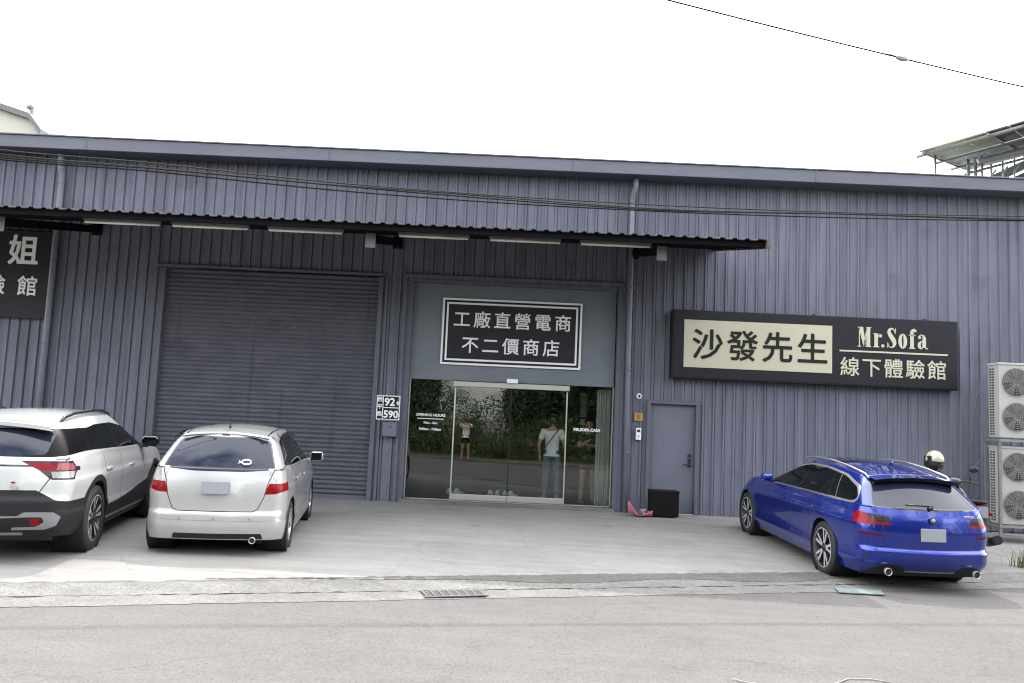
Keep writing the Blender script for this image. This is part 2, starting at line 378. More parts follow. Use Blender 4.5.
for i in range(161):
    e = -.2+i*.05; k = min(1, max(0, (i-20)/70), (160-i)/12)
    for j, n in enumerate((N_LOT+.30-.42*k-.02*k+rr.uniform(-.03, .03), N_LOT+.05, N_LOT+.06+.05*k+rr.uniform(-.03, .03))):
        if j == 0: n = N_LOT+.03-(.30+.12*math.sin(i*.11))*k+rr.uniform(-.02, .02)
        x, y = en(e, n); rows[j].append(Vector((x, y, max(rz(x)+.010, gz(x, y)+.008))))
mb.grid(rows, sm=False); tag(mb.build('asphalt_patch', MT['patch']), kind='structure')
# far kerb and verge across the road (seen in the shop glass)
mb = MB()
for k in range(24): 
    e0 = -30+k*2.5; a = en(e0+1.25, -.50); mb.box((a[0], a[1], .02), (2.49, .16, .26), rot=Matrix.Rotation(TH, 3, 'Z') if False else None, bev=.015)
mb.bm.free()
mb = MB()
mb.grid([[Vector((*en(e, n), z)) for e in (-40, 40)] for n, z in ((-.40, -.05), (-.40, .10), (-.58, .11), (-.58, -.05))], sm=False)
tag(mb.build('far_kerb', MT['cover']), kind='structure')
MT['soil'] = ground_mat('verge_soil', (.07, .066, .035), .3, .3, 40, bump=.6)
mb = MB(); mb.grid([[Vector((*en(e, n), z)) for e in np.linspace(-40, 40, 20)] for n, z in ((-.57, .06), (-3, .12), (-9, .3), (-40, .4))], sm=True)
tag(mb.build('verge', MT['soil']), kind='structure')
# painted square on the steel cover by the blue car, string on the road: see objects
# ------------------------------------------------------------------ the workshop building
WY = 15.10; BX0, BX1 = -16.0, 16.0
bld = empty('metal_warehouse', (0, WY, .10), 'dark slate corrugated metal shop building with roller shutter and glass entrance', 'building')
def par(o, p=None):
    p = p or bld; o.parent = p; o.matrix_parent_inverse = p.matrix_world.inverted() if False else Matrix.Translation(-Vector(bld.location)); return o
def part(mb, name, m, p=None, fix=True):
    o = mb.build(name, m, None, fix)
    if p is None: o.parent = bld; o.location = -Vector(bld.location)
    else: o.parent = p
    return o
PITCH = .195
def corr(mb, x0, x1, z0, z1, Y):
    k0 = math.floor(x0/PITCH)-1; pts = [(x0, Y)]; raw = []
    for k in range(k0, int((x1-x0)/PITCH)+k0+4):
        b = k*PITCH
        raw += [(b, 0), (b+.055, 0), (b+.061, .004), (b+.075, .004), (b+.081, 0), (b+.132, 0), (b+.142, .032), (b+.172, .032), (b+.178, .0), (b+.1795, -.012), (b+.190, -.012), (b+.1915, 0)]
    xsr = [r[0] for r in raw]; ysr = [r[1] for r in raw]
    P = [(x0, float(np.interp(x0, xsr, ysr)))]+[r for r in raw if x0 < r[0] < x1]+[(x1, float(np.interp(x1, xsr, ysr)))]
    for (xa, ya), (xb, yb) in zip(P, P[1:]): mb.face([(xa, Y-ya, z0), (xb, Y-yb, z0), (xb, Y-yb, z1), (xa, Y-ya, z1)])
mb = MB()
for x0, x1, z0, z1 in ((BX0, -6.83, .05, 6.73), (-6.83, -2.06, 4.36, 6.73), (-2.50, -2.06, .05, 4.36), (-2.06, 2.06, 4.30, 6.73),
                       (2.06, 2.60, .05, 6.73), (2.60, 3.60, 2.20, 6.73), (3.60, BX1, .05, 6.73)):
    corr(mb, x0, x1, z0, z1, WY)
part(mb, 'corrugated_wall', MT['wall'], fix=False)
mb = MB()      # shell: side, back, roof
mb.face([(BX0, 15.12, -.2), (BX0, 40, -.2), (BX0, 40, 9), (BX0, 15.12, 6.6)]); mb.face([(BX1, 15.12, -.2), (BX1, 40, -.2), (BX1, 40, 9), (BX1, 15.12, 6.6)])
mb.face([(BX0, 40, -.2), (BX1, 40, -.2), (BX1, 40, 9), (BX0, 40, 9)])
part(mb, 'rear_walls', MT['trim'])
mb = MB(); mb.box((0, 27.4, 7.85), (32.6, 25.48, .06), rot=None)
for v in mb.bm.verts: v.co.z = 6.665+(v.co.y-14.64)*.105+(.03 if v.co.z > 7.85 else 0)
part(mb, 'roof', MT['eave'])
# eave: box gutter with a lip, soffit behind
mb = MB()
mb.box((0, 14.655, 6.548), (32.6, .03, .23), bev=.006); mb.box((0, 14.64, 6.680), (32.6, .05, .03), bev=.008); mb.box((0, 14.86, 6.44), (32.6, .42, .02))
for k in range(-3, 4): mb.box((k*4.6+1.0, 14.637, 6.548), (.012, .012, .232))
part(mb, 'eave_gutter', MT['eave'])
# downpipes
def downpipe(pts, r=.05):
    mb = MB(); mb.tube(pts, r, 14)
    for p in pts[2:-1]: pass
    z = 1.2
    while z < 6.0:
        mb.cyl((pts[-1][0], pts[-1][1], z), (pts[-1][0], pts[-1][1], z+.03), r+.008, seg=14); z += 1.55
    return part(mb, 'downpipe', MT['pipe'])
downpipe([(2.24, 14.86, 6.43), (2.24, 14.86, 6.25), (2.21, 14.92, 6.14), (2.20, 15.00, 6.02), (2.20, 14.98, 5.85), (2.21, 14.98, 3.0), (2.235, 14.98, .09)])
downpipe([(-8.80, 14.90, 6.43), (-8.80, 14.90, 6.20), (-8.80, 14.98, 6.05), (-8.80, 15.0, 5.9), (-8.80, 15.0, 3.0), (-8.80, 15.0, .09)], .058)
# roller shutter
mb = MB(); z = .10; prof = []
while z < 4.30:
    prof += [(0, z), (-.004, z+.008), (-.016, z+.022), (-.020, z+.040), (-.016, z+.058), (-.004, z+.072), (0.004, z+.080)]; z += .085
mb.grid([[Vector((x, 15.17+y*1.45, zz)) for x in (-6.68, -2.55)] for y, zz in prof], sm=True)
sh = part(mb, 'roller_shutter', MT['shutter'])
mb = MB(); mb.box((-4.62, 15.15, .13), (4.12, .05, .09), bev=.008); part(mb, 'bottom_bar', MT['trim'], sh)
mb = MB()
mb.box((-6.74, 15.12, 2.2), (.14, .14, 4.26), bev=.006); mb.box((-2.545, 15.12, 2.2), (.09, .14, 4.26), bev=.006); mb.box((-6.84, 15.05, 2.23), (.05, .06, 4.32), bev=.004)
mb.box((-4.65, 15.064, 4.372), (4.36, .10, .05), bev=.006); part(mb, 'shutter_frame', MT['trim'], sh)
# trim posts beside the entrance
mb = MB()
mb.box((-2.07, 15.055, 2.23), (.055, .06, 4.28), bev=.004); mb.box((-1.985, 15.16, 2.22), (.125, .16, 4.24), bev=.004); mb.box((-2.43, 15.055, 2.2), (.05, .05, 4.25), bev=.004)
mb.box((0, 15.051, 4.377), (4.204, .06, .07), bev=.004); mb.box((2.045, 15.12, 2.22), (.10, .16, 4.24), bev=.004); mb.box((2.115, 15.05, 2.22), (.05, .06, 4.26), bev=.004)
mb.box((0, 15.155, 4.302), (3.99, .14, .07), bev=.004)
part(mb, 'entrance_frame', MT['trim'])
mb = MB(); mb.box((0.02, 15.215, 3.35), (3.92, .03, 1.86), bev=.003)
part(mb, 'transom_panel', MT['panel'])
# glass front
for x0, x1 in ((-1.92, -1.04), (1.10, 1.99)):
    mb = MB(); mb.box(((x0+x1)/2, 15.262, 1.29), (x1-x0, .008, 2.27)); pn = part(mb, 'sidelight_pane', MT['glass'])
    mb = MB(); xe = x1 if x1 > 0 else x0
    mb.box((xe-.012*(1 if xe > 0 else -1), 15.262, 1.29), (.022, .03, 2.27)); mb.box(((x0+x1)/2, 15.262, .165), (x1-x0, .03, .022)); part(mb, 'pane_channel', MT['steel_dull'], pn)
for x0, x1, sd in ((-1.045, .028, 1), (.034, 1.108, -1)):
    mb = MB(); mb.box(((x0+x1)/2, 15.185, 1.30), (x1-x0, .010, 2.02)); d = part(mb, 'sliding_door', MT['glass'])
    mb = MB(); mb.box(((x0+x1)/2, 15.182, .235), (x1-x0, .045, .11), bev=.005); part(mb, 'bottom_rail', MT['steel'], d)
    mb = MB(); xo = x0 if sd > 0 else x1
    mb.box((xo+sd*.012, 15.185, 1.29), (.024, .03, 2.0), bev=.004); part(mb, 'stile', MT['steel'], d)
    mb = MB(); xi = x1 if sd > 0 else x0
    mb.box((xi-sd*.006, 15.185, 1.30), (.008, .016, 2.0)); part(mb, 'edge_seal', MT['black'], d)
mb = MB(); mb.box((.03, 15.14, 2.355), (2.20, .13, .095), bev=.006); part(mb, 'door_operator_bar', MT['steel_dull'])
mb = MB(); mb.box((.04, 15.06, 2.445), (.21, .07, .085), bev=.012); part(mb, 'motion_sensor', MT['white_vinyl'])
mb = MB(); mb.box((.03, 15.14, .135), (4.0, .30, .05), bev=.008); mb.box((.03, 15.03, .118), (4.06, .10, .03), bev=.006); part(mb, 'threshold', MT['cover'])
mb = MB(); mb.box((.03, 15.185, .166), (2.2, .05, .014)); part(mb, 'floor_track', MT['steel'])
# lettering on the panes
mb = MB(); Yg = 15.255
text_bm(mb, 'OPENING HOURS', .070, (-1.485, Yg, 1.72), .002, align='CENTER', depth=.002); mb.box((-1.485, Yg, 1.672), (.50, .002, .014))
text_bm(mb, 'Mon - Sun', .062, (-1.485, Yg, 1.575), .002, align='CENTER', depth=.002); text_bm(mb, '9:00am - 7:00pm', .062, (-1.485, Yg, 1.455), .002, align='CENTER', depth=.002)
part(mb, 'opening_hours_lettering', MT['white_vinyl'], fix=False)
mb = MB(); text_bm(mb, 'MR.SOFA CASA', .075, (1.50, Yg, 1.565), .004, align='CENTER', depth=.002); part(mb, 'shop_name_lettering', MT['white_vinyl'], fix=False)
# steel service door
mb = MB(); mb.box((3.09, 15.145, 1.13), (.86, .05, 2.02), bev=.004); d = part(mb, 'service_door', MT['door'])
mb = MB(); mb.box((2.635, 15.085, 1.15), (.07, .12, 2.10), bev=.005); mb.box((3.555, 15.085, 1.15), (.07, .12, 2.10), bev=.005); mb.box((3.095, 15.081, 2.177), (.996, .12, .07), bev=.005); part(mb, 'door_frame', MT['trim'], d)
mb = MB(); mb.box((3.43, 15.10, 1.06), (.05, .02, .16), bev=.006); mb.cyl((3.43, 15.09, 1.03), (3.43, 15.05, 1.03), .012); mb.box((3.37, 15.045, 1.03), (.15, .018, .02), bev=.006); mb.cyl((3.43, 15.12, 1.20), (3.43, 15.08, 1.20), .03); part(mb, 'door_handle', MT['black'], d)
mb = MB(); mb.box((3.30, 15.115, .095), (.44, .11, .04), bev=.005); part(mb, 'door_sill', MT['steel'], d)
mb = MB(); mb.box((2.86, 15.117, 1.39), (.014, .01, .02)); part(mb, 'peephole', MT['steel'], d)
# dark showroom behind the glass
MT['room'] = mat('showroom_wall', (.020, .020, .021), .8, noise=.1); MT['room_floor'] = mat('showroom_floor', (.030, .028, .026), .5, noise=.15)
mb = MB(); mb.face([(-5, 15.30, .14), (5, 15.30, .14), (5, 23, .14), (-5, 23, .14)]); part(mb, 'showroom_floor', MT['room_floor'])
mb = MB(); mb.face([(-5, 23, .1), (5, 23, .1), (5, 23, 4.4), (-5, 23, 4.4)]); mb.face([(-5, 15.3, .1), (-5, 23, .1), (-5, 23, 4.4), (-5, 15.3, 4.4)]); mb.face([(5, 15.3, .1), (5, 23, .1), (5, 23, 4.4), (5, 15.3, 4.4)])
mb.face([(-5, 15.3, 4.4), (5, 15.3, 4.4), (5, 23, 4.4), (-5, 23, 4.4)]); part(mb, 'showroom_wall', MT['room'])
# ---- awning
AX0, AX1 = -13.0, 3.82; AF, AB = 11.80, 15.07; AZF, AZB = 4.56, 5.22
def az(y): return AZF+(AZB-AZF)*(y-AF)/(AB-AF)
mb = MB(); P = []; x = AX0
while x < AX1-.19:
    P += [(x, 0), (x+.10, 0), (x+.12, .022), (x+.17, .022)]; x += .19
P.append((AX1, 0))
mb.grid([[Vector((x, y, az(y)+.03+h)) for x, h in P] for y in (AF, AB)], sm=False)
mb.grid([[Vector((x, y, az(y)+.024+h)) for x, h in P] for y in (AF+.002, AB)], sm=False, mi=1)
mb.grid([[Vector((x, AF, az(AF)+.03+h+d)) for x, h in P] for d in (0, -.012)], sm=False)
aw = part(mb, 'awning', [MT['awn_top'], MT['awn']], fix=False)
for y in (AF+.10, 12.65, 13.5, 14.35):
    mb = MB(); mb.box(((AX0+AX1)/2, y, az(y)-.03), (AX1-AX0-.02, .05, .10)); part(mb, 'purlin', MT['awn'], aw)
mb = MB(); mb.box((AX1-.02, (AF+AB)/2, (AZF+AZB)/2-.03), (.04, math.hypot(AB-AF, AZB-AZF), .14), rot=None)
for v in mb.bm.verts: v.co.z += (AZB-AZF)*(v.co.y-(AF+AB)/2)/(AB-AF)
MT['rust'] = mat('rusty_edge', (.10, .07, .05), .8, noise=.5, nscale=6)
part(mb, 'end_flashing', MT['rust'], aw)
for x in (-8.05, -2.27, 2.27):
    mb = MB(); nb_ = len(mb.bm.verts); mb.box((x, 13.62, 4.44), (.09, 2.85, .14)); mb.bm.verts.ensure_lookup_table()
    for v in mb.bm.verts[nb_:]: v.co.z += (v.co.y-12.2)*.20
    mb.box((x, 12.19, 4.405), (.16, .012, .23), bev=.003, mi=1); mb.box((x, 15.04, 5.0), (.18, .03, .22))
    part(mb, 'bracket', [MT['awn'], MT['bracket']], aw)
for x0, x1 in ((-6.80, -5.59), (-5.42, -4.20), (-3.91, -2.72), (-1.86, -.74), (-.43, .70), (1.0, 2.12)):
    mb = MB(); mb.box(((x0+x1)/2, 12.30, 4.565), (x1-x0, .07, .05), bev=.006); fx = part(mb, 'strip_light', MT['bracket'], aw)
    mb = MB(); mb.cyl((x0+.02, 12.29, 4.522), (x1-.02, 12.29, 4.522), .021, seg=12); part(mb, 'light_tube', MT['tube'], fx)
# ------------------------------------------------------------------ cars
NR, NC, NS, NF = 14, 9, 64, 8
def outline(xr, xf, wd, rr, rf, br, bf, x0, x1, x1n):
    """half plan outline, rear centre -> corner -> side -> front centre"""
    P = []
    for k in range(NR):
        y = (wd-rr[1])*k/NR; P.append((xr+br*(y/wd)**2, y))
    xs = xr+br*((wd-rr[1])/wd)**2
    for k in range(NC):
        a = k/NC*math.pi/2; P.append((xs+rr[0]*(1-math.cos(a)), wd-rr[1]+rr[1]*math.sin(a)))
    a0 = xs+rr[0]; xe = xf-bf*((wd-rf[1])/wd)**2; b0 = xe-rf[0]
    n1 = 10; n3 = 18; n2 = NS-n1-n3
    for k in range(n1): P.append((a0+(x0-a0)*k/n1, wd))
    for k in range(n2): P.append((x0+(x1-x0)*k/n2, wd))
    for k in range(n3): P.append((x1+(b0-x1)*k/n3, wd))
    for k in range(NC):
        a = (1-k/NC)*math.pi/2; P.append((xe-rf[0]*(1-math.cos(a)), wd-rf[1]+rf[1]*math.sin(a)))
    for k in range(NF+1):
        y = (wd-rf[1])*(1-k/NF); P.append((xf-bf*(y/wd)**2, y))
    return P
def inside(p, poly):
    x, y = p; c = False; j = len(poly)-1
    for i in range(len(poly)):
        xi, yi = poly[i]; xj, yj = poly[j]
        if (yi > y) != (yj > y) and x < (xj-xi)*(y-yi)/(yj-yi)+xi: c = not c
        j = i
    return c
def strip(pts, wd):
    """thin quads along a polyline"""
    out = []
    for (x0, y0), (x1, y1) in zip(pts, pts[1:]):
        l = math.hypot(x1-x0, y1-y0) or 1; nx, ny = -(y1-y0)/l*wd/2, (x1-x0)/l*wd/2
        ex, ey = (x1-x0)/l*wd*0.3, (y1-y0)/l*wd*0.3
        out.append([(x0+nx-ex, y0+ny-ey), (x1+nx+ex, y1+ny+ey), (x1-nx+ex, y1-ny+ey), (x0-nx-ex, y0-ny-ey)])
    return out
def rounded(poly, r, n=4):
    """round the corners of a polygon"""
    out = []
    m = len(poly)
    for i in range(m):
        p = Vector(poly[i]); a = Vector(poly[i-1]); b = Vector(poly[(i+1) % m])
        da = min(r, (a-p).length*0.45); db = min(r, (b-p).length*0.45)
        s = p+(a-p).normalized()*da; e = p+(b-p).normalized()*db
        for k in range(n+1):
            t = k/n; out.append(tuple(s*(1-t)**2+p*2*t*(1-t)+e*t*t))
    return out
class Car:
    def __init__(s, D):
        s.D = D; s.bm = bmesh.new(); s.reg = s.bm.faces.layers.int.new('reg'); s.names = ['body']
        lw, lr, lf = pch(*D['lw']), pch(*D['lr']), pch(*D['lf'])
        uw, ur, uf = pch(*D['uw']), pch(*D['ur']), pch(*D['uf'])
        sill, belt, roof = pch(*D['sill']), pch(*D['belt']), pch(*D['roof'])
        tp = pch(*D['taper']); utp = pch(*D['utaper']); s.belt = belt; s.roof = roof
        fl = D.get('flare', []); cr = D['crown']
        rows = []
        nL, nH, nU = 40, 8, 26
        def low(t):
            o = outline(lr(t), lf(t), lw(t), D['rr'], D['rf'], D['br'], D['bf'], D['x0'], D['x1'], 0)
            out = []
            for x, y in o:
                k = tp(x)
                for fx, fwid, famp, ft in fl: k += famp*math.exp(-((x-fx)/fwid)**2)*math.exp(-((t-ft)/0.35)**2)
                z = sill(x)+(belt(x)-sill(x))*t
                out.append(Vector((x, y*k, z)))
            return out
        def upp(t):
            o = outline(ur(t), uf(t), uw(t), D['urr'], D['urf'], D['ubr'], D['ubf'], D['x0'], D['ux1'], 0)
            out = []
            for x, y in o:
                z = belt(x)+(roof(x)-belt(x))*t + cr*t*(1-min(1, y/uw(t))**2)
                out.append(Vector((x, y*(1+(utp(x)-1)*t)*tp(x), z)))
            return out
        lt = [k/nL for k in range(nL+1)]
        rows = [low(t) for t in lt]
        A = rows[-1]; B = upp(0)
        for k in range(1, nH+1):
            u = k/nH
            rows.append([Vector((a.x+(b.x-a.x)*u, a.y+(b.y-a.y)*u, a.z+(b.z-a.z)*u+D.get('hood', 0.03)*math.sin(u*math.pi)*max(0, min(1, (a.x-b.x)*2)))) for a, b in zip(A, B)])
        ut = [k/nU for k in range(1, nU+1)]
        rows += [upp(t) for t in ut]
        n = len(rows[0]); bm = s.bm; V = []
        for r in rows:
            left = [bm.verts.new(p) for p in r]
            right = [left[0]]+[bm.verts.new((p.x, -p.y, p.z)) for p in r[1:-1]]+[left[-1]]
            V.append((left, right))
        for (a, c), (b, d) in zip(V, V[1:]):
            for k in range(n-1):
                for q, side in (((a[k], a[k+1], b[k+1], b[k]), 1), ((c[k], d[k], d[k+1], c[k+1]), -1)):
                    f = bm.faces.new(q); f.smooth = True
        # roof cap
        Lr, Rr = V[-1]; Mx = 18; top = rows[-1]; ym = max(p.y for p in top); cap = []
        for k in range(n):
            if k in (0, n-1): cap.append([Lr[k]]*(Mx+1)); continue
            p = top[k]; line = [Lr[k]]
            for j in range(1, Mx):
                y = p.y*math.cos(math.pi*j/Mx); line.append(bm.verts.new((p.x, y, p.z+cr*(p.y**2-y**2)/ym**2)))
            line.append(Rr[k]); cap.append(line)
        for k in range(n-1):
            for j in range(Mx):
                q = []
                for v in (cap[k][j], cap[k+1][j], cap[k+1][j+1], cap[k][j+1]):
                    if v not in q: q.append(v)
                if len(q) > 2:
                    f = bm.faces.new(q); f.smooth = True
        bmesh.ops.recalc_face_normals(bm, faces=bm.faces[:])
        bm.normal_update()
    def rid(s, name):
        if name not in s.names: s.names.append(name)
        return s.names.index(name)
    def cut(s, axis, poly, name, cond, side=0):
        """axis 'x': polygon in (y,z) seen along x; 'y': polygon in (x,z); 'z': polygon in (x,y)"""
        bm = s.bm; ia, ib = {'x': (1, 2), 'y': (0, 2), 'z': (0, 1)}[axis]; ax = Vector([1 if c == axis else 0 for c in 'xyz'])
        x0 = min(p[0] for p in poly); x1 = max(p[0] for p in poly); y0 = min(p[1] for p in poly); y1 = max(p[1] for p in poly)
        def cand():
            out = []
            for f in bm.faces:
                c = f.calc_center_median()
                if side and c.y*side < 0: continue
                if not cond(c, f.normal): continue
                us = [v.co[ia] for v in f.verts]; vs = [v.co[ib] for v in f.verts]
                if max(us) < x0 or min(us) > x1 or max(vs) < y0 or min(vs) > y1: continue
                out.append((f, min(us), max(us), min(vs), max(vs)))
            return out
        n = len(poly); alive = {c[0] for c in cand()}
        def bb(f):
            us = [v.co[ia] for v in f.verts]; vs = [v.co[ib] for v in f.verts]; return min(us), max(us), min(vs), max(vs)
        box = {f: bb(f) for f in alive}
        for i in range(n):
            a = poly[i]; b = poly[(i+1) % n]
            if math.hypot(b[0]-a[0], b[1]-a[1]) < 1e-6: continue
            e = 1e-4; ex0, ex1 = min(a[0], b[0])-e, max(a[0], b[0])+e; ey0, ey1 = min(a[1], b[1])-e, max(a[1], b[1])+e
            fs = [f for f in alive if not (box[f][1] < ex0 or box[f][0] > ex1 or box[f][3] < ey0 or box[f][2] > ey1)]
            if not fs: continue
            p = Vector((0, 0, 0)); p[ia] = a[0]; p[ib] = a[1]; d = Vector((0, 0, 0)); d[ia] = b[0]-a[0]; d[ib] = b[1]-a[1]
            nr = d.cross(ax).normalized()
            g = list({e_ for f in fs for e_ in f.edges})+list({v for f in fs for v in f.verts})+fs
            ret = bmesh.ops.bisect_plane(bm, geom=g, dist=1e-6, plane_co=p, plane_no=nr)
            new = {q for q in ret['geom'] if isinstance(q, bmesh.types.BMFace)} | set(fs)
            for f in new: alive.add(f); box[f] = bb(f)
        r = s.rid(name); bm.normal_update()
        for f, *_ in cand():
            c = f.calc_center_median()
            if inside((c[ia], c[ib]), poly): f[s.reg] = r
    def both(s, axis, poly, name, cond, names=None):
        for sd in (1, -1):
            q = poly if axis == 'y' else [(p[0]*sd, p[1]) if axis == 'x' else (p[0], p[1]*sd) for p in poly]
            s.cut(axis, q, name+('_l' if sd > 0 else '_r'), cond, sd)
    def finish(s, root, spec):
        """spec: region -> (object name, material, parent region or None)"""
        bm = s.bm; bm.normal_update(); bm.verts.index_update()
        kill = [f for f in bm.faces if s.names[f[s.reg]].startswith('hole')]
        nrm = {v: v.normal.copy() for v in bm.verts}
        obs = {}
        groups = {}
        for f in bm.faces:
            nm = s.names[f[s.reg]]
            if nm.startswith('hole'): continue
            key = s.resolve(nm); groups.setdefault(key, []).append((f, nm))
        order = sorted(groups, key=lambda k: 0 if spec[k][2] is None else 1)
        for key in order:
            onm, mats, par = spec[key]; fs = groups[key]; mp_ = {}; co = []; nn = []; fc = []; mi = []
            for f, nm in fs:
                q = []
                for v in f.verts:
                    if v not in mp_: mp_[v] = len(co); co.append(v.co[:]); nn.append(nrm[v][:])
                    q.append(mp_[v])
                fc.append(q); mi.append(s.mat_of.get(nm, 0))
            me = bpy.data.meshes.new(onm); me.from_pydata(co, [], fc)
            for m in (mats if isinstance(mats, (list, tuple)) else [mats]): me.materials.append(m)
            me.polygons.foreach_set('use_smooth', [True]*len(fc)); me.polygons.foreach_set('material_index', mi)
            me.update(); me.normals_split_custom_set_from_vertices(nn)
            o = bpy.data.objects.new(onm, me); COL.objects.link(o); o.parent = obs[par] if par else root
            obs[key] = o
        bm.free(); s.obs = obs
        return obs
def wheel(mb_t, mb_r, x, y, sd, rad, wid, style, rim_r):
    """tyre into mb_t, rim into mb_r (slots: 0 dark, 1 bright, 2 black)"""
    ax = (0, sd, 0); o = (x, y-sd*wid/2, rad)
    h = wid
    mb_t.lathe([(rim_r-0.01, 0.0), (rim_r+0.02, 0.0), (rad-0.035, 0.004), (rad-0.012, 0.02), (rad, 0.045), (rad+0.001, h/2), (rad, h-0.045), (rad-0.012, h-0.018),
                (rad-0.035, h-0.004), (rim_r+0.02, h+0.002), (rim_r+0.004, h-0.006), (rim_r-0.012, h-0.02)], o, ax, 48)
    mb_r.lathe([(rim_r-0.002, h-0.008), (rim_r-0.014, h-0.006), (rim_r-0.024, h-0.02), (rim_r-0.035, h*0.45), (rim_r-0.05, 0.03), (0.02, 0.03)], o, ax, 48, mi=0)
    mb_r.lathe([(rim_r-0.001, h-0.004), (rim_r-0.013, h-0.002)], o, ax, 48, mi=1)
    mb_r.lathe([(rim_r*0.72, h*0.40), (0.02, h*0.40)], o, ax, 32, mi=2)    # brake disc
    yf = y+sd*wid/2
    def P(u, v, d): return Vector((x+u, yf-sd*d, rad+v))
    def spoke(a, r0, r1, w0, w1, d0, d1, th, mi, skew=0.0):
        c, s_ = math.cos(a), math.sin(a); c2, s2 = math.cos(a+skew), math.sin(a+skew)
        A = [P(c*r0-s_*w0/2, s_*r0+c*w0/2, d0), P(c*r0+s_*w0/2, s_*r0-c*w0/2, d0), P(c2*r1+s2*w1/2, s2*r1-c2*w1/2, d1), P(c2*r1-s2*w1/2, s2*r1+c2*w1/2, d1)]
        B = [p+Vector((0, -sd*th, 0)) for p in A]
        va = [mb_r.bm.verts.new(p) for p in A]; vb = [mb_r.bm.verts.new(p) for p in B]
        mb_r.bm.faces.new(va).material_index = mi
        for k in range(4): mb_r.bm.faces.new((va[k], vb[k], vb[(k+1) % 4], va[(k+1) % 4])).material_index = 0
    rr = rim_r-0.02
    if style == 'double5':
        for k in range(5):
            a = 2*math.pi*k/5+math.pi/2+0.2
            for q in (-1, 1):
                spoke(a+q*0.10, 0.045, rr, 0.030, 0.034, 0.022, 0.012, 0.03, 1, q*0.10)
                spoke(a+q*0.20, 0.05, rr, 0.022, 0.030, 0.030, 0.018, 0.03, 0, q*0.13)
    elif style == 'cut5':
        for k in range(5):
            a = 2*math.pi*k/5+math.pi/2
            spoke(a, 0.04, rr, 0.07, 0.125, 0.03, 0.014, 0.035, 0)
            for q in (-1, 1): spoke(a+q*0.20, 0.09, rr-0.01, 0.018, 0.045, 0.024, 0.009, 0.02, 1, q*0.02)
            spoke(a+math.pi/5, 0.06, rr-0.03, 0.03, 0.02, 0.05, 0.04, 0.02, 0)
    else:
        for k in range(7):
            a = 2*math.pi*k/7+math.pi/2; spoke(a, 0.04, rr, 0.045, 0.05, 0.03, 0.014, 0.03, 1)
    mb_r.lathe([(0.062, 0.012), (0.058, 0.03), (0.03, 0.036), (0.0, 0.036)], (x, yf-sd*0.05, rad), ax, 20, mi=0)
    mb_r.lathe([(0.026, 0.0), (0.026, 0.012), (0.0, 0.012)], (x, yf-sd*0.018, rad), ax, 16, mi=2)
def add_wheels(root, xs, track, rad, wid, style, rim_r, mats):
    for x in xs:
        for sd in (1, -1):
            a, b = MB(), MB(); wheel(a, b, x, sd*(track/2), sd, rad, wid, style, rim_r)
            t = a.build('wheel', MT['tyre'], root); b.build('rim', mats, t, fix=True)
def arch_liner(root, xs, rad_, yo, depth, ra, zc):
    for x in xs:
        for sd in (1, -1):
            m = MB(); m.lathe([(ra-0.004, 0.012), (ra-0.004, depth), (0.02, depth)], (x, sd*yo, zc), (0, -sd, 0), 40); m.build('wheel_arch_liner', MT['black'], root)
def circ(x, z, r, n=40, a0=0, a1=2*math.pi):
    return [(x+r*math.cos(a0+(a1-a0)*k/n), z+r*math.sin(a0+(a1-a0)*k/n)) for k in range(n if abs(a1-a0) > 6.28 else n+1)]
side_c = lambda c, n: abs(n.y) > 0.35
rear_c = lambda c, n: n.x < -0.22
rear_all = lambda c, n: n.x < -0.05
def plate(root, x, z, wd, ht, tilt, m=None, name='number_plate', mats=None):
    mb = MB(); mb.box((0, 0, 0), (0.008, wd, ht), bev=0.003); mb.box((-0.005, 0, 0), (0.003, wd-0.012, ht-0.012), bev=0.001)
    o = mb.build(name, MT['plate'], root); o.location = (x, 0, z); o.rotation_euler = (0, tilt, 0); return o
def resolver(spec):
    def f(nm): return nm if nm in spec else 'body'
    return f

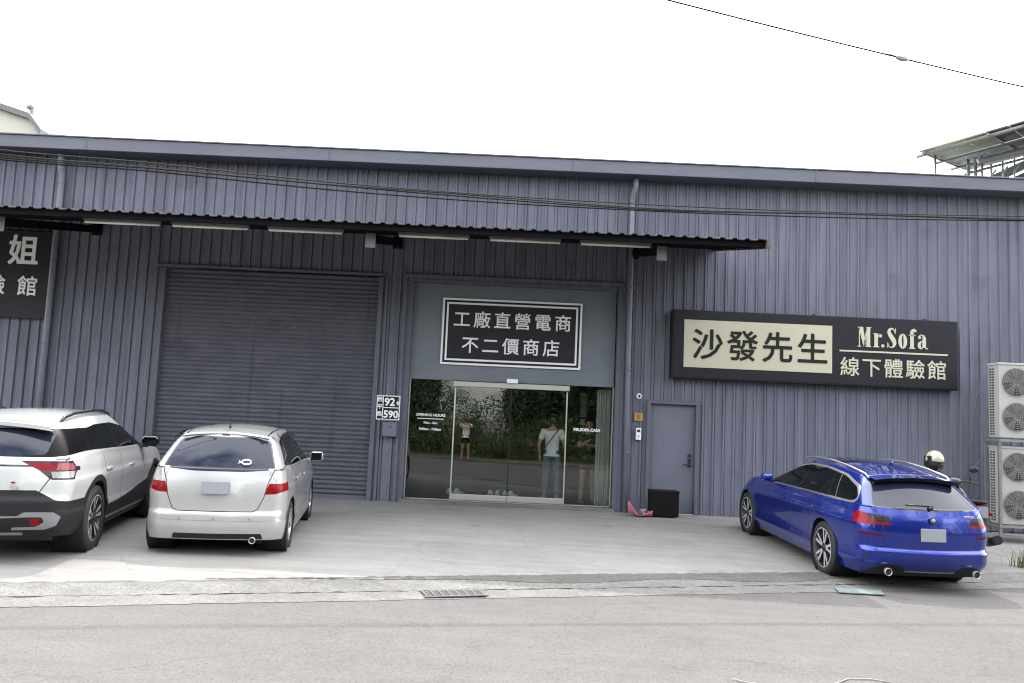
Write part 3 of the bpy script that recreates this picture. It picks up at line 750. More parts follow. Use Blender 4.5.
# ---- white crossover, rear right quarter to the camera
def white_suv():
    D = dict(lw=([0, .1, .3, .36, .5, .66, .72, .76, .88, 1], [.865, .905, .928, .915, .918, .930, .930, .914, .898, .871]),
             lr=([0, .1, .25, .45, .52, .7, .85, 1], [-.88, -.935, -.975, -.985, -.955, -.94, -.925, -.889]),
             lf=([0, .3, .6, 1], [3.55, 3.64, 3.66, 3.50]),
             uw=([0, .35, .7, 1], [.868, .815, .735, .635]), ur=([0, .35, .7, 1], [-.885, -.80, -.70, -.60]), uf=([0, .5, 1], [2.62, 2.0, 1.45]),
             sill=([-.95, -.4, .4, 2.3, 3.6], [.30, .26, .25, .25, .28]), belt=([-.9, 0, 1.2, 2.4, 3.0, 3.6], [1.065, 1.07, 1.05, 1.02, .98, .80]),
             roof=([-.65, -.1, .6, 1.2, 1.6, 2.6], [1.375, 1.435, 1.48, 1.485, 1.455, 1.34]),
             taper=([-1, -.75, -.3, .4, 2.4, 3.2, 3.7], [.945, .965, .99, 1, 1, .985, .94]), utaper=([-.8, 0, .8, 1.6, 2.6], [.96, 1, 1.02, 1.0, .95]),
             crown=.06, rr=(.17, .20), rf=(.35, .40), br=.10, bf=.12, urr=(.12, .16), urf=(.25, .3), ubr=.10, ubf=.25, x0=-.35, x1=2.2, ux1=.9,
             flare=[(0, .5, .012, .45), (2.755, .5, .012, .45)])
    c = Car(D); c.mat_of = {}
    wb, ra = 2.755, .365
    # side glass: one dark band with fine pillars
    glass = rounded([(-.76, 1.10), (-.30, 1.12), (.05, 1.12), (1.0, 1.10), (2.22, 1.075), (1.95, 1.19), (1.55, 1.335), (1.0, 1.40), (.4, 1.39), (-.15, 1.33), (-.50, 1.245)], .04)
    c.both('y', glass, 'side_glass', lambda c_, n: abs(n.y) > .25 and n.x > -.62)
    for ln in ([(-.13, 1.13), (-.06, 1.33)], [(.93, 1.115), (.87, 1.385)]):
        for q in strip(ln, .035): c.both('y', q, 'pillar', side_c)
    for ln in ([(.30, 1.06), (.33, .62), (.42, .40)], [(.98, 1.05), (1.0, .40)], [(2.12, 1.02), (2.06, .70), (2.1, .45)]):
        for q in strip(ln, .009): c.both('y', q, 'seam', side_c)
    # tailgate glass, wrapped by a gloss black quarter piece
    rg = rounded([(-.63, 1.105), (-.65, 1.345), (.65, 1.345), (.63, 1.105), (.3, 1.085), (-.3, 1.085)], .05)
    c.cut('x', rounded([(-.835, 1.10), (-.765, 1.36), (.765, 1.36), (.835, 1.10), (.66, 1.08), (-.66, 1.08)], .03), 'quarter_black', rear_all)
    c.cut('x', rg, 'rear_window', rear_c)
    for q in strip([(-.86, 1.13), (-.70, .86), (-.62, .72), (-.35, .55)], .010)+strip([(.86, 1.13), (.70, .86), (.62, .72), (.35, .55)], .010): c.cut('x', q, 'seam', rear_c)
    # tail lamps: dark bar across, red wedges, clear lower lens
    c.cut('x', [(-.62, 1.005), (-.62, .985), (.62, .985), (.62, 1.005)], 'lightbar', rear_all)
    lamp = rounded([(.42, 1.045), (.60, .955), (.72, .86), (1.0, .855), (1.0, 1.045)], .02)
    red = [(.47, 1.025), (.63, .952), (.745, .95), (.745, 1.025)]; red2 = [(.755, 1.025), (.755, .955), (1.0, .955), (1.0, 1.025)]; clr = [(.71, .942), (.73, .878), (1.0, .872), (1.0, .942)]
    far = lambda c_, n: c_.x < -.55
    c.both('x', lamp, 'lamp', lambda c_, n: n.x < -.12 and c_.x < -.6)
    c.both('x', red, 'lamp_red', lambda c_, n: n.x < -.12 and c_.x < -.6); c.both('x', red2, 'lamp_pink', lambda c_, n: n.x < -.12 and c_.x < -.6); c.both('x', clr, 'lamp_clear', lambda c_, n: n.x < -.12 and c_.x < -.6)
    tail = [(-.80, 1.04), (-.80, .86), (-.70, .865), (-.62, .935), (-.53, .94), (-.53, .98), (-.62, .985), (-.68, 1.035)]
    c.both('y', tail, 'lamp', lambda c_, n: n.x >= -.35 and abs(n.y) > .3)
    c.both('y', [(-.80, 1.02), (-.80, .955), (-.66, .955), (-.65, .985), (-.69, 1.02)], 'lamp_pink', lambda c_, n: n.x >= -.35 and abs(n.y) > .3)
    c.both('y', [(-.80, .942), (-.80, .875), (-.71, .88), (-.66, .942)], 'lamp_clear', lambda c_, n: n.x >= -.35 and abs(n.y) > .3)
    # seams of the tailgate
    # black lower cladding
    low = [(-1.1, .10), (-1.1, .66), (-.72, .70), (-.5, .60), (-.42, .58), (-.42, .10)]
    c.cut('x', [(-1.1, .10), (-1.1, .60), (-.78, .66), (-.60, .755), (.60, .755), (.78, .66), (1.1, .60), (1.1, .10)], 'clad', rear_all)
    c.both('y', [(-1.1, .1), (-1.1, .60), (-.70, .59), (-.3, .56), (-.3, .1)], 'clad', lambda c_, n: abs(n.y) > .25 and n.x > -.3)
    c.both('y', [(.36, .1), (.36, .46), (.9, .47), (1.6, .52), (2.4, .60), (2.4, .1)], 'clad', side_c)
    for xc in (0, wb): c.both('y', circ(xc, .37, .475), 'clad', lambda c_, n: abs(n.y) > .3)
    c.both('y', [(2.9, .1), (2.9, .55), (3.7, .55), (3.7, .1)], 'clad', lambda c_, n: abs(n.y) > .2)
    for xc in (0, wb): c.both('y', circ(xc, .37, .405), 'hole', lambda c_, n: abs(n.y) > .3)
    # silver skid band with a red reflector at each end
    c.both('x', rounded([(.0, .50), (.46, .50), (.52, .54), (.78, .54), (.84, .49), (.80, .40), (.70, .36), (.40, .355), (.42, .385), (.62, .39), (.70, .44), (.68, .49), (.55, .49), (.0, .465)], .015), 'skid', rear_all)
    c.both('x', [(.58, .405), (.58, .475), (.66, .475), (.66, .405)], 'reflector', rear_all)
    c.cut('x', [(-.5, .30), (-.5, .33), (.5, .33), (.5, .30)], 'skid_l', rear_all)
    c.both('y', [(.36, .28), (.36, .32), (2.3, .32), (2.3, .28)], 'sill_trim', side_c)
    # doors
    P = MT['white_paint']
    root = empty('white_crossover', (-5.50, 8.93, .068), 'white compact crossover with black cladding and black roof rails, cut by the left edge', 'car', None, (R(1.2), 0, R(14)))
    root.rotation_euler = (0, R(-.6), R(90+11.5))
    c.mat_of = {'seam_l': 1, 'seam_r': 1, 'seam': 1, 'clad': 2, 'clad_l': 2, 'clad_r': 2, 'quarter_black': 5, 'pillar_l': 3, 'pillar_r': 3, 'lightbar': 3, 'skid_l': 4, 'skid_r': 4, 'sill_trim_l': 4, 'sill_trim_r': 4}
    sp = {'body': ('body', [P, MT['seam'], MT['black_matte'], MT['gloss_black'], MT['skid'], MT['quarter']], None), 'rear_window': ('rear_window', MT['car_glass_clear'], None)}
    for s_ in ('_l', '_r'):
        sp['side_glass'+s_] = ('side_window', MT['car_glass'], None); sp['lamp'+s_] = ('tail_light', MT['smoke_lens'], None)
        sp['lamp_red'+s_] = ('red_lens', MT['red_lens'], 'lamp'+s_); sp['lamp_pink'+s_] = ('pale_lens', MT['pink_lens'], 'lamp'+s_); sp['lamp_clear'+s_] = ('clear_lens', MT['clear_lens'], 'lamp'+s_)
        sp['reflector'+s_] = ('reflector', MT['red_lens'], None)
    c.resolve = resolver(sp); c.finish(root, sp)
    add_wheels(root, (0, wb), 1.63, .365, .235, 'cut5', .255, [MT['rim_dark'], MT['rim_cut'], MT['black']])
    arch_liner(root, (0, wb), 0, .935, .36, .405, .37)
    m = MB(); m.box((1.45, 0, .27), (4.1, 1.4, .12)); m.box((1.38, 0, .25), (1.9, 1.70, .08)); m.build('underbody', MT['black'], root)
    # rear spoiler
    m = MB()
    m.grid([[Vector((-.58-.0-.13*k/6, y, 1.390-.012*(k/6)**2+.05*(1-(y/.66)**2)-.0)) for y in np.linspace(-.62, .62, 25)] for k in range(7)])
    m.grid([[Vector((-.71, y, 1.378+.05*(1-(y/.66)**2)-.04*k)) for y in np.linspace(-.62, .62, 25)] for k in range(2)])
    m.grid([[Vector((-.71+.12*k, y, 1.338+.05*(1-(y/.66)**2)+.0*k)) for y in np.linspace(-.62, .62, 25)] for k in range(2)])
    m.build('rear_spoiler', P, root, fix=False)
    for sd in (1, -1):
        m = MB(); pts = [(-.30, 1.405), (-.18, 1.465), (.1, 1.505), (.7, 1.53), (1.1, 1.525), (1.35, 1.485), (1.42, 1.45)]
        m.tube([(x, sd*(.575+.02*math.sin(x)), z+.01) for x, z in pts], [.012, .02, .021, .021, .021, .02, .012], 10); m.build('roof_rail', MT['black'], root)
        m = MB(); m.box((2.02, sd*1.00, 1.13), (.14, .22, .15), bev=.045, seg=3); m.box((1.98, sd*.90, 1.07), (.07, .16, .05), bev=.015); mr_ = m.build('door_mirror', MT['gloss_black'], root); m = MB(); m.box((1.948, sd*1.0, 1.13), (.006, .17, .105), bev=.002); m.build('mirror_glass', MT['car_glass'], mr_)
        for x, z in ((.42, .885), (1.42, .86)):
            m = MB(); m.box((x, sd*.928, z), (.20, .035, .032), bev=.012); m.box((x+.06, sd*.915, z-.005), (.14, .02, .055), bev=.008); m.build('door_handle', P, root)
    m = MB(); m.box((-.45, .12, 1.475), (.16, .05, .035), bev=.015); m.box((-.49, .12, 1.50), (.06, .03, .05), bev=.012); m.build('roof_antenna', MT['gloss_black'], root)
    m = MB(); m.tube([(-.945, 0, 1.105), (-.93, .05, 1.12), (-.915, .42, 1.125)], .011, 8); m.cyl((-.97, 0, 1.09), (-.90, 0, 1.11), .022); m.build('rear_wiper', MT['black'], root)
    plate(root, -.985, .80, .32, .15, R(6))
    m = MB()
    m.sphere((-.945, -.40, .832), (.008, .022, .010)); m.build('red_badge', MT['red_lens'], root)
    m = MB(); text_bm(m, 'GX', .055, (0, 0, 0), .001); o = m.build('badge_lettering', MT['alu'], root, fix=False); o.location = (-.952, -.38, .765); o.rotation_euler = (0, R(4), R(-90))
    return root
# ---- pearl silver hatchback
def silver_hatch():
    D = dict(lw=([0, .12, .26, .30, .5, .68, .74, .78, .88, 1], [.815, .838, .846, .838, .840, .846, .845, .834, .822, .798]),
             lr=([0, .1, .22, .36, .40, .62, .8, 1], [-.575, -.60, -.618, -.612, -.585, -.575, -.555, -.508]),
             lf=([0, .3, .6, 1], [3.2, 3.27, 3.25, 3.0]),
             uw=([0, .35, .7, 1], [.795, .735, .660, .565]), ur=([0, .35, .7, 1], [-.505, -.42, -.315, -.20]), uf=([0, .5, 1], [2.55, 1.95, 1.25]),
             sill=([-.6, .3, 2.3, 3.2], [.20, .17, .17, .18]), belt=([-.6, 0, 1.0, 2.4, 3.2], [1.02, 1.01, .985, .95, .72]),
             roof=([-.25, .2, .8, 1.3, 2.5], [1.375, 1.435, 1.46, 1.44, 1.30]),
             taper=([-.6, -.3, .2, 2.2, 3.0, 3.3], [.955, .975, 1, 1, .97, .93]), utaper=([-.6, 0, .8, 2.5], [.97, 1, 1, .95]),
             crown=.055, rr=(.20, .20), rf=(.4, .4), br=.09, bf=.2, urr=(.14, .13), urf=(.25, .28), ubr=.09, ubf=.3, x0=-.1, x1=2.0, ux1=.8,
             flare=[(0, .45, .010, .4), (2.5, .45, .010, .4)])
    c = Car(D); wb = 2.5
    P = MT['silver_paint']
    c.both('y', rounded([(-.28, 1.06), (.2, 1.04), (1.0, 1.025), (2.15, 1.0), (1.7, 1.22), (1.25, 1.36), (.8, 1.41), (.35, 1.40), (-.02, 1.33)], .05), 'side_glass', side_c)
    for ln in ([(.12, 1.0), (.18, 1.42)], [(1.02, 1.0), (.98, 1.44)], [(1.9, .98), (1.66, 1.26)]):
        for q in strip(ln, .04): c.both('y', q, 'pillar', side_c)
    for ln in ([(.38, 1.0), (.40, .62), (.50, .40), (.52, .24)], [(1.02, 1.0), (1.05, .24)], [(2.05, .97), (1.98, .24)]):
        for q in strip(ln, .010): c.both('y', q, 'seam', side_c)
    rg = rounded([(-.655, 1.015), (-.54, 1.345), (-.3, 1.375), (.3, 1.375), (.54, 1.345), (.655, 1.015), (.30, .985), (-.30, .985)], .05)
    c.cut('x', rounded([(-.672, 1.015), (-.555, 1.355), (-.3, 1.388), (.3, 1.388), (.555, 1.355), (.672, 1.015), (.30, .985), (-.30, .985)], .05), 'seal', rear_c)
    c.cut('x', rg, 'rear_window', rear_c)
    lamp = [(.585, 1.03), (.615, .86), (.565, .72), (.70, .725), (.80, .76), (1.0, .80), (1.0, 1.03)]
    lc = lambda c_, n: n.x < -.12 and c_.x < -.30
    c.both('x', lamp, 'lamp', lc)
    c.both('x', [(.572, .745), (.612, .855), (1.0, .862), (1.0, .80), (.80, .765), (.70, .735), (.57, .728)], 'lamp_red', lc)
    sc = lambda c_, n: n.x >= -.30 and abs(n.y) > .3
    c.both('y', [(-.6, .76), (-.6, 1.02), (-.26, 1.03), (-.25, .93), (-.32, .83)], 'lamp', sc)
    c.both('y', [(-.6, .765), (-.6, .862), (-.29, .872), (-.33, .825)], 'lamp_red', sc)
    for ln in ([(-.655, 1.0), (-.60, .86), (-.565, .70), (-.50, .555), (-.44, .525), (.44, .525), (.50, .555), (.565, .70), (.60, .86), (.655, 1.0)],):
        for q in strip(ln, .010): c.cut('x', q, 'seam', rear_c)
    for q in strip([(-.85, .435), (-.5, .42), (.5, .42), (.85, .435)], .007): c.cut('x', q, 'crease', rear_all)
    c.cut('x', rounded([(-.58, .205), (-.56, .27), (.46, .27), (.48, .205)], .01), 'valance', rear_all)
    for q in strip([(-.50, 1.0), (-.22, 1.06)], .01): c.both('y', q, 'seam', side_c)
    for xc in (0, wb): c.both('y', circ(xc, .31, .345), 'hole', lambda c_, n: abs(n.y) > .3)
    for q in strip([(-.38, .555), (.2, .62)], .004)[:0]: pass
    # roof ditch mouldings
    for q in strip([(-.12, .50), (.6, .515), (1.4, .50)], .022): c.both('z', q, 'ditch', lambda c_, n: n.z > .5)
    root = empty('silver_hatchback', (-3.345, 9.68, .066), 'pearl silver hatchback with roof antenna, parked in front of the roller shutter', 'car', None, (0, 0, R(90+12)))
    root.scale = (1, .925, .955); root.rotation_euler = (0, R(-.6), R(90+8.5))
    c.mat_of = {'seam': 1, 'seam_l': 1, 'seam_r': 1, 'pillar_l': 2, 'pillar_r': 2, 'seal': 2, 'valance': 3, 'ditch_l': 2, 'ditch_r': 2, 'crease': 4}
    sp = {'body': ('body', [P, MT['seam'], MT['gloss_black'], MT['black_matte'], MT['skid']], None), 'rear_window': ('rear_window', MT['car_glass_clear'], None)}
    for s_ in ('_l', '_r'):
        sp['side_glass'+s_] = ('side_window', MT['car_glass'], None); sp['lamp'+s_] = ('tail_light', MT['clear_lens'], None); sp['lamp_red'+s_] = ('red_lens', MT['red_lens'], 'lamp'+s_)
    c.resolve = resolver(sp); c.finish(root, sp)
    add_wheels(root, (0, wb), 1.49, .305, .185, 'spoke7', .20, [MT['rim_silver'], MT['rim_silver'], MT['black']])
    arch_liner(root, (0, wb), 0, .85, .30, .345, .31)
    m = MB(); m.box((1.3, 0, .20), (3.3, 1.30, .09)); m.box((1.25, 0, .17), (1.8, 1.55, .05)); m.build('underbody', MT['black'], root)
    m = MB(); m.grid([[Vector((-.195-.03*k/4, y, 1.384-.01*(k/4)+.05*(1-(y/.56)**2))) for y in np.linspace(-.53, .53, 21)] for k in range(5)])
    m.grid([[Vector((-.225+.02*k, y, 1.374-.02*k+.05*(1-(y/.56)**2))) for y in np.linspace(-.53, .53, 21)] for k in range(2)])
    m.build('roof_lip', P, root, fix=False)
    m = MB(); m.box((-.230, 0, 1.408), (.012, .10, .012), bev=.004); m.build('brake_light', MT['dark_red'], root)
    m = MB(); m.box((-.02, .0, 1.495), (.05, .028, .03), bev=.01); m.tube([(-.02, 0, 1.50), (-.10, 0, 1.645)], [.008, .004], 8); m.build('roof_antenna', MT['black'], root)
    m = MB(); m.lathe([(.038, 0), (.041, .03), (.037, .045), (.033, .045), (.031, -.02), (.0, -.06)], (-.575, -.47, .20), (-1, 0, 0), 24); ex_ = m.build('exhaust_tip', MT['rim_silver'], root); m = MB(); m.cyl((-.59, -.47, .20), (-.595, -.47, .20), .0315); m.build('exhaust_bore', MT['black'], ex_)
    plate(root, -.602, .80, .32, .15, R(4))
    for sd in (1, -1):
        m = MB(); m.box((1.93, sd*.945, 1.035), (.12, .20, .145), bev=.045, seg=3); m.box((1.95, sd*.84, .985), (.06, .10, .04), bev=.012); mr_ = m.build('door_mirror', MT['silver_paint'], root); m = MB(); m.box((1.868, sd*.945, 1.035), (.006, .165, .112), bev=.002); m.build('mirror_glass', MT['car_glass'], mr_)
        for x, z in ((.40, .86), (1.18, .845)):
            m = MB(); m.box((x, sd*.852, z), (.18, .03, .03), bev=.01); m.build('door_handle', P, root)
        m = MB()
        pts = [(1.75, 1.26), (1.3, 1.405), (.8, 1.44), (.2, 1.425), (-.05, 1.36)]
        m.grid([[Vector((x, sd*(.79-.155*(z-1.0)/.42+.03*k), z-.05*k)) for x, z in pts] for k in range(2)]); m.build('wind_deflector', MT['gloss_black'], root, fix=False)
    # white fish sticker on the rear glass
    m = MB()
    out = [(-.30+.055*math.cos(a), 1.105+.026*math.sin(a)) for a in np.linspace(.5, 2*math.pi-.1, 22)]
    xs_ = lambda z: -.505+(z-1.02)*.245
    for q in strip([(-p[0]-.62, p[1]) for p in out], .016): m.face([Vector((xs_(z)-.012+.07*(y/.7)**2, y, z)) for y, z in q])
    for q in ([(-.265, 1.10), (-.225, 1.125), (-.235, 1.10), (-.21, 1.085), (-.255, 1.09)],): m.face([Vector((xs_(z)-.014+.02, y, z)) for y, z in q])
    m.build('fish_sticker', MT['white_vinyl'], root, fix=False)
    m = MB()
    for y in (-.42, 0, .40): m.cyl((-.60+.06*abs(y), y, .445), (-.63+.06*abs(y), y, .445), .011)
    m.build('parking_sensor', MT['skid'], root)
    return root
# ---- metallic blue estate
def blue_estate():
    D = dict(lw=([0, .1, .20, .24, .36, .52, .64, .72, .755, .79, .90, 1], [.845, .872, .905, .900, .895, .905, .913, .915, .913, .896, .872, .840]),
             lr=([0, .1, .22, .375, .41, .62, .8, 1], [-.92, -.985, -1.045, -1.065, -1.018, -1.022, -1.0, -.949]),
             lf=([0, .3, .6, 1], [3.5, 3.60, 3.60, 3.30]),
             uw=([0, .35, .7, 1], [.838, .775, .695, .600]), ur=([0, .35, .7, 1], [-.945, -.80, -.66, -.52]), uf=([0, .5, 1], [2.45, 1.85, 1.2]),
             sill=([-1, .4, 2.4, 3.5], [.21, .18, .17, .19]), belt=([-1, -.5, .5, 1.6, 2.3, 3.0, 3.5], [.985, .985, .965, .945, .93, .87, .72]),
             roof=([-.6, -.2, .5, 1.1, 2.4], [1.285, 1.325, 1.375, 1.365, 1.25]),
             taper=([-1.05, -.7, -.3, .3, 2.4, 3.1, 3.6], [.90, .945, .985, 1, 1, .97, .92]), utaper=([-1, -.3, .8, 2.5], [.93, .97, 1, .95]),
             crown=.055, rr=(.24, .24), rf=(.4, .4), br=.125, bf=.15, urr=(.14, .15), urf=(.25, .28), ubr=.12, ubf=.3, x0=-.35, x1=2.1, ux1=.8, hood=.05,
             flare=[(0, .55, .022, .75), (2.85, .5, .016, .6)])
    c = Car(D); wb = 2.851; P = MT['blue_paint']
    gl = [(-.56, 1.01), (.2, 1.0), (1.0, .985), (2.02, .962), (1.7, 1.11), (1.35, 1.235), (.95, 1.31), (.4, 1.315), (-.1, 1.27), (-.48, 1.17), (-.62, 1.06)]
    cx, cz = .6, 1.13
    big = rounded([(x+(.035 if x > cx else -.035)*(1 if abs(x-cx) > .8 else .2), z+(.024 if z > cz else -.022)) for x, z in gl], .06)
    c.both('y', big, 'chrome', side_c)
    c.both('y', rounded(gl, .06), 'side_glass', side_c)
    for ln in ([(.95, .99), (.86, 1.30)], [(.03, 1.005), (.15, 1.285)]):
        for q in strip(ln, .035): c.both('y', q, 'pillar', side_c)
    for q in strip([(-.15, 1.01), (-.01, 1.27)], .012): c.both('y', q, 'chrome', side_c)
    for ln in ([(.36, .95), (.40, .60), (.52, .40), (.54, .26)], [(.98, .95), (1.02, .60), (1.0, .26)], [(2.06, .93), (1.98, .70), (2.0, .26)]):
        for q in strip(ln, .008): c.both('y', q, 'seam', side_c)
    c.cut('x', rounded([(-.70, .985), (-.53, 1.285), (.53, 1.285), (.70, .985), (.35, .965), (-.35, .965)], .03), 'seal', rear_c)
    c.cut('x', rounded([(-.675, .998), (-.515, 1.275), (.515, 1.275), (.675, .998), (.33, .978), (-.33, .978)], .03), 'rear_window', rear_c)
    lc = lambda c_, n: n.x < -.12 and c_.x < -.70
    sc = lambda c_, n: n.x >= -.30 and abs(n.y) > .3
    lamp = [(.50, .790), (.52, .890), (.64, .900), (1.0, .940), (1.0, .785)]
    c.both('x', lamp, 'lamp', lc)
    c.both('y', [(-.95, .788), (-.95, .932), (-.78, .945), (-.73, .945), (-.77, .85), (-.82, .795)], 'lamp', sc)
    redl = [(.50, .790), (.505, .818), (.66, .818), (.745, .850), (.765, .915), (.80, .92), (1.0, .935), (1.0, .788)]
    c.both('x', redl, 'lamp_red', lc)
    c.both('y', [(-.95, .792), (-.95, .928), (-.78, .94), (-.74, .94), (-.78, .85), (-.83, .80)], 'lamp_red', sc)
    c.both('x', [(.60, .662), (.60, .682), (.80, .695), (.86, .68), (.84, .666)], 'reflector', lc)
    for ln in ([(-.70, .97), (-.62, .90), (-.60, .75), (-.585, .60), (-.50, .535), (.50, .535), (.585, .60), (.60, .75), (.62, .90), (.70, .97)],):
        for q in strip(ln, .009): c.cut('x', q, 'seam', rear_c)
    # diffuser and side vents
    c.cut('x', rounded([(-.80, .17), (-.72, .275), (-.55, .345), (-.40, .34), (-.30, .275), (.30, .275), (.40, .34), (.55, .345), (.72, .275), (.80, .17)], .015), 'diffuser', rear_all)
    c.cut('x', [(-.32, .258), (-.32, .272), (.32, .272), (.32, .258)], 'dif_line', rear_all)
    for ln in ([(.80, .34), (.78, .45)],):
        for q in strip(ln, .016): c.both('x', q, 'diffuser', rear_all)
    c.cut('z', rounded([(.35, -.50), (1.5, -.52), (1.5, .52), (.35, .50)], .04), 'sunroof', lambda c_, n: n.z > .6)
    for xc in (0, wb): c.both('y', circ(xc, .335, .372), 'hole', lambda c_, n: abs(n.y) > .3)
    root = empty('blue_estate_car', (4.93, 10.42, -.05), 'metallic blue estate car with silver roof rails, parked below the long shop sign', 'car')
    root.rotation_euler = (0, R(-2.1), R(90+2.5)); root.scale = (1, .935, 1.0)
    c.mat_of = {'seam': 1, 'seam_l': 1, 'seam_r': 1, 'pillar_l': 2, 'pillar_r': 2, 'seal': 2, 'diffuser': 3, 'diffuser_l': 3, 'diffuser_r': 3, 'chrome_l': 4, 'chrome_r': 4, 'dif_line': 4, 'recess_line': 1}
    sp = {'body': ('body', [P, MT['seam'], MT['gloss_black'], MT['black_matte'], MT['alu']], None), 'rear_window': ('rear_window', MT['car_glass_clear'], None), 'sunroof': ('sunroof', MT['car_glass'], None)}
    for s_ in ('_l', '_r'):
        sp['side_glass'+s_] = ('side_window', MT['car_glass'], None); sp['lamp'+s_] = ('tail_light', MT['smoke_lens'], None); sp['lamp_red'+s_] = ('red_lens', MT['red_lens'], 'lamp'+s_)
        sp['reflector'+s_] = ('reflector', MT['dark_red'], None)
    c.resolve = resolver(sp); c.finish(root, sp)
    add_wheels(root, (0, wb), 1.585, .335, .235, 'double5', .250, [MT['rim_dark'], MT['rim_cut'], MT['black']])
    arch_liner(root, (0, wb), 0, .915, .33, .372, .335)
    m = MB(); m.box((1.4, 0, .20), (4.0, 1.4, .09)); m.box((1.42, 0, .175), (2.0, 1.66, .05)); m.build('underbody', MT['black'], root)
    # roof spoiler: blue top, gloss black trailing face and brake lamp
    m = MB(); yy = np.linspace(-.545, .545, 25)
    zt = lambda y, k: 1.298-.022*k+.05*(1-(y/.58)**2)
    m.grid([[Vector((-.50-.20*k/5+.05*(y/.55)**2, y, zt(y, k/5))) for y in yy] for k in range(6)]); m.build('roof_spoiler', P, root, fix=False)
    m = MB(); m.grid([[Vector((-.70+.03*k+.05*(y/.55)**2, y, zt(y, 1)-.045*k)) for y in yy] for k in range(2)])
    m.grid([[Vector((-.67+.14*k+.05*(y/.55)**2, y, zt(y, 1)-.045+.01*k)) for y in yy] for k in range(2)]); m.build('spoiler_edge', MT['gloss_black'], root, fix=False)
    for sd in (1, -1):
        m = MB(); pts = [(-.50, 1.275), (-.42, 1.315), (0, 1.37), (.5, 1.405), (1.0, 1.40), (1.3, 1.365), (1.36, 1.34)]
        m.tube([(x, sd*(.555+.012*x), z+.012) for x, z in pts], [.008, .014, .015, .015, .015, .014, .008], 8); m.build('roof_rail', MT['alu'], root)
        m = MB(); m.box((1.86, sd*.965, 1.02), (.13, .17, .11), bev=.04, seg=3); m.box((1.88, sd*.88, .97), (.07, .12, .04), bev=.012); m.build('door_mirror', P, root)
        for x, z in ((.42, .80), (1.40, .785)):
            m = MB(); m.box((x, sd*.915, z), (.21, .035, .03), bev=.012); m.build('door_handle', P, root)
        m = MB(); m.lathe([(.040, 0), (.044, .04), (.043, .05), (.040, .05), (.038, 0), (0, -.03)], (-.985, sd*.56, .27), (-1, 0, 0), 24); ex_ = m.build('exhaust_tip', MT['rim_silver'], root); m = MB(); m.cyl((-1.02, sd*.56, .27), (-1.025, sd*.56, .27), .0385); m.build('exhaust_bore', MT['black'], ex_)
    m = MB(); m.grid([[Vector((.02-.12*u, w_*(.014*(1-u*.5)), 1.405+.07*math.sin(u*math.pi*.6)*(1-abs(w_)))) for w_ in (-1, -.5, 0, .5, 1)] for u in np.linspace(0, 1, 8)]); m.build('roof_antenna', P, root)
    m = MB(); m.tube([(-.96, .0, 1.005), (-.945, -.04, 1.022), (-.925, .30, 1.03)], .010, 8); m.cyl((-.985, 0, .995), (-.92, 0, 1.01), .02); m.build('rear_wiper', MT['black'], root)
    plate(root, -1.028, .70, .32, .15, R(3))
    m = MB(); m.lathe([(.041, 0), (.041, .006), (.036, .009), (0, .009)], (-1.012, 0, .865), (-1, 0, .06), 28); o = m.build('round_badge', MT['rim_dark'], root)
    m = MB(); m.lathe([(.026, 0), (.026, .003), (0, .003)], (-1.021, 0, .866), (-1, 0, .06), 28); m.build('badge_centre', MT['skid'], o)
    m = MB(); m.box((-.945, -.50, .915), (.006, .13, .022), bev=.002); m.build('model_badge', MT['alu'], root)
    return root
# ------------------------------------------------------------------ signs
def thing_mesh(mb, name, m, label, cat, group=None, fix=True): return tag(mb.build(name, m, None, fix), label, cat, group)
def plus(mb, name, m, p, fix=True): return mb.build(name, m, p, fix)
# long shop sign
mb = MB(); mb.box((5.685, 14.955, 3.28), (5.37, .21, 1.30), bev=.012); mb.box((5.685, 14.846, 3.28), (5.31, .012, 1.24), bev=.004)
sg = thing_mesh(mb, 'shop_sign', MT['sign_black'], 'long black shop sign with a cream plate and Mr.Sofa lettering above the blue car', 'sign')
mb = MB(); mb.box((4.61, 14.838, 3.295), (2.78, .008, .895), bev=.002); pl = plus(mb, 'cream_plate', MT['cream'], sg)
mb = MB(); text_bm(mb, '沙發先生', .60, (3.365, 14.832, 3.065), .010, pitch=.655, depth=.004); plus(mb, 'plate_lettering', MT['ink'], pl, False)
mb = MB(); text_bm(mb, '線下體驗館', .375, (6.145, 14.835, 2.85), .0035, pitch=.408, depth=.006); mb.box((7.155, 14.836, 3.285), (2.03, .006, .030)); plus(mb, 'lettering', MT['gold_letter'], sg, False)
mb = MB(); U = .0022; bx, bz = 6.475, 3.375; Yl = 14.836
def G(poly, ox): mb.prism([(ox+x, y) for x, y in poly], lambda x, y, d: (bx+x*U, Yl+d, bz+y*U), -.003, .004)
def vstroke(ox, pts, n=5):
    P_ = []
    for (x0, y0, w0), (x1, y1, w1) in zip(pts, pts[1:]):
        for k in range(n): t = k/n; P_.append((x0+(x1-x0)*t, y0+(y1-y0)*t, w0+(w1-w0)*t))
    P_.append(pts[-1]); Lf, Rg = [], []
    for i, (x, y, w_) in enumerate(P_):
        a = P_[max(0, i-1)]; b = P_[min(len(P_)-1, i+1)]; l = math.hypot(b[0]-a[0], b[1]-a[1]) or 1
        nx, ny = -(b[1]-a[1])/l, (b[0]-a[0])/l; Lf.append((x+nx*w_/2, y+ny*w_/2)); Rg.append((x-nx*w_/2, y-ny*w_/2))
    for i in range(len(P_)-1): G([Lf[i], Lf[i+1], Rg[i+1], Rg[i]], ox)
def ball(ox, x, y, r): G([(x+r*math.cos(2*math.pi*k/14), y+r*math.sin(2*math.pi*k/14)) for k in range(14)], ox)
o_ = 0
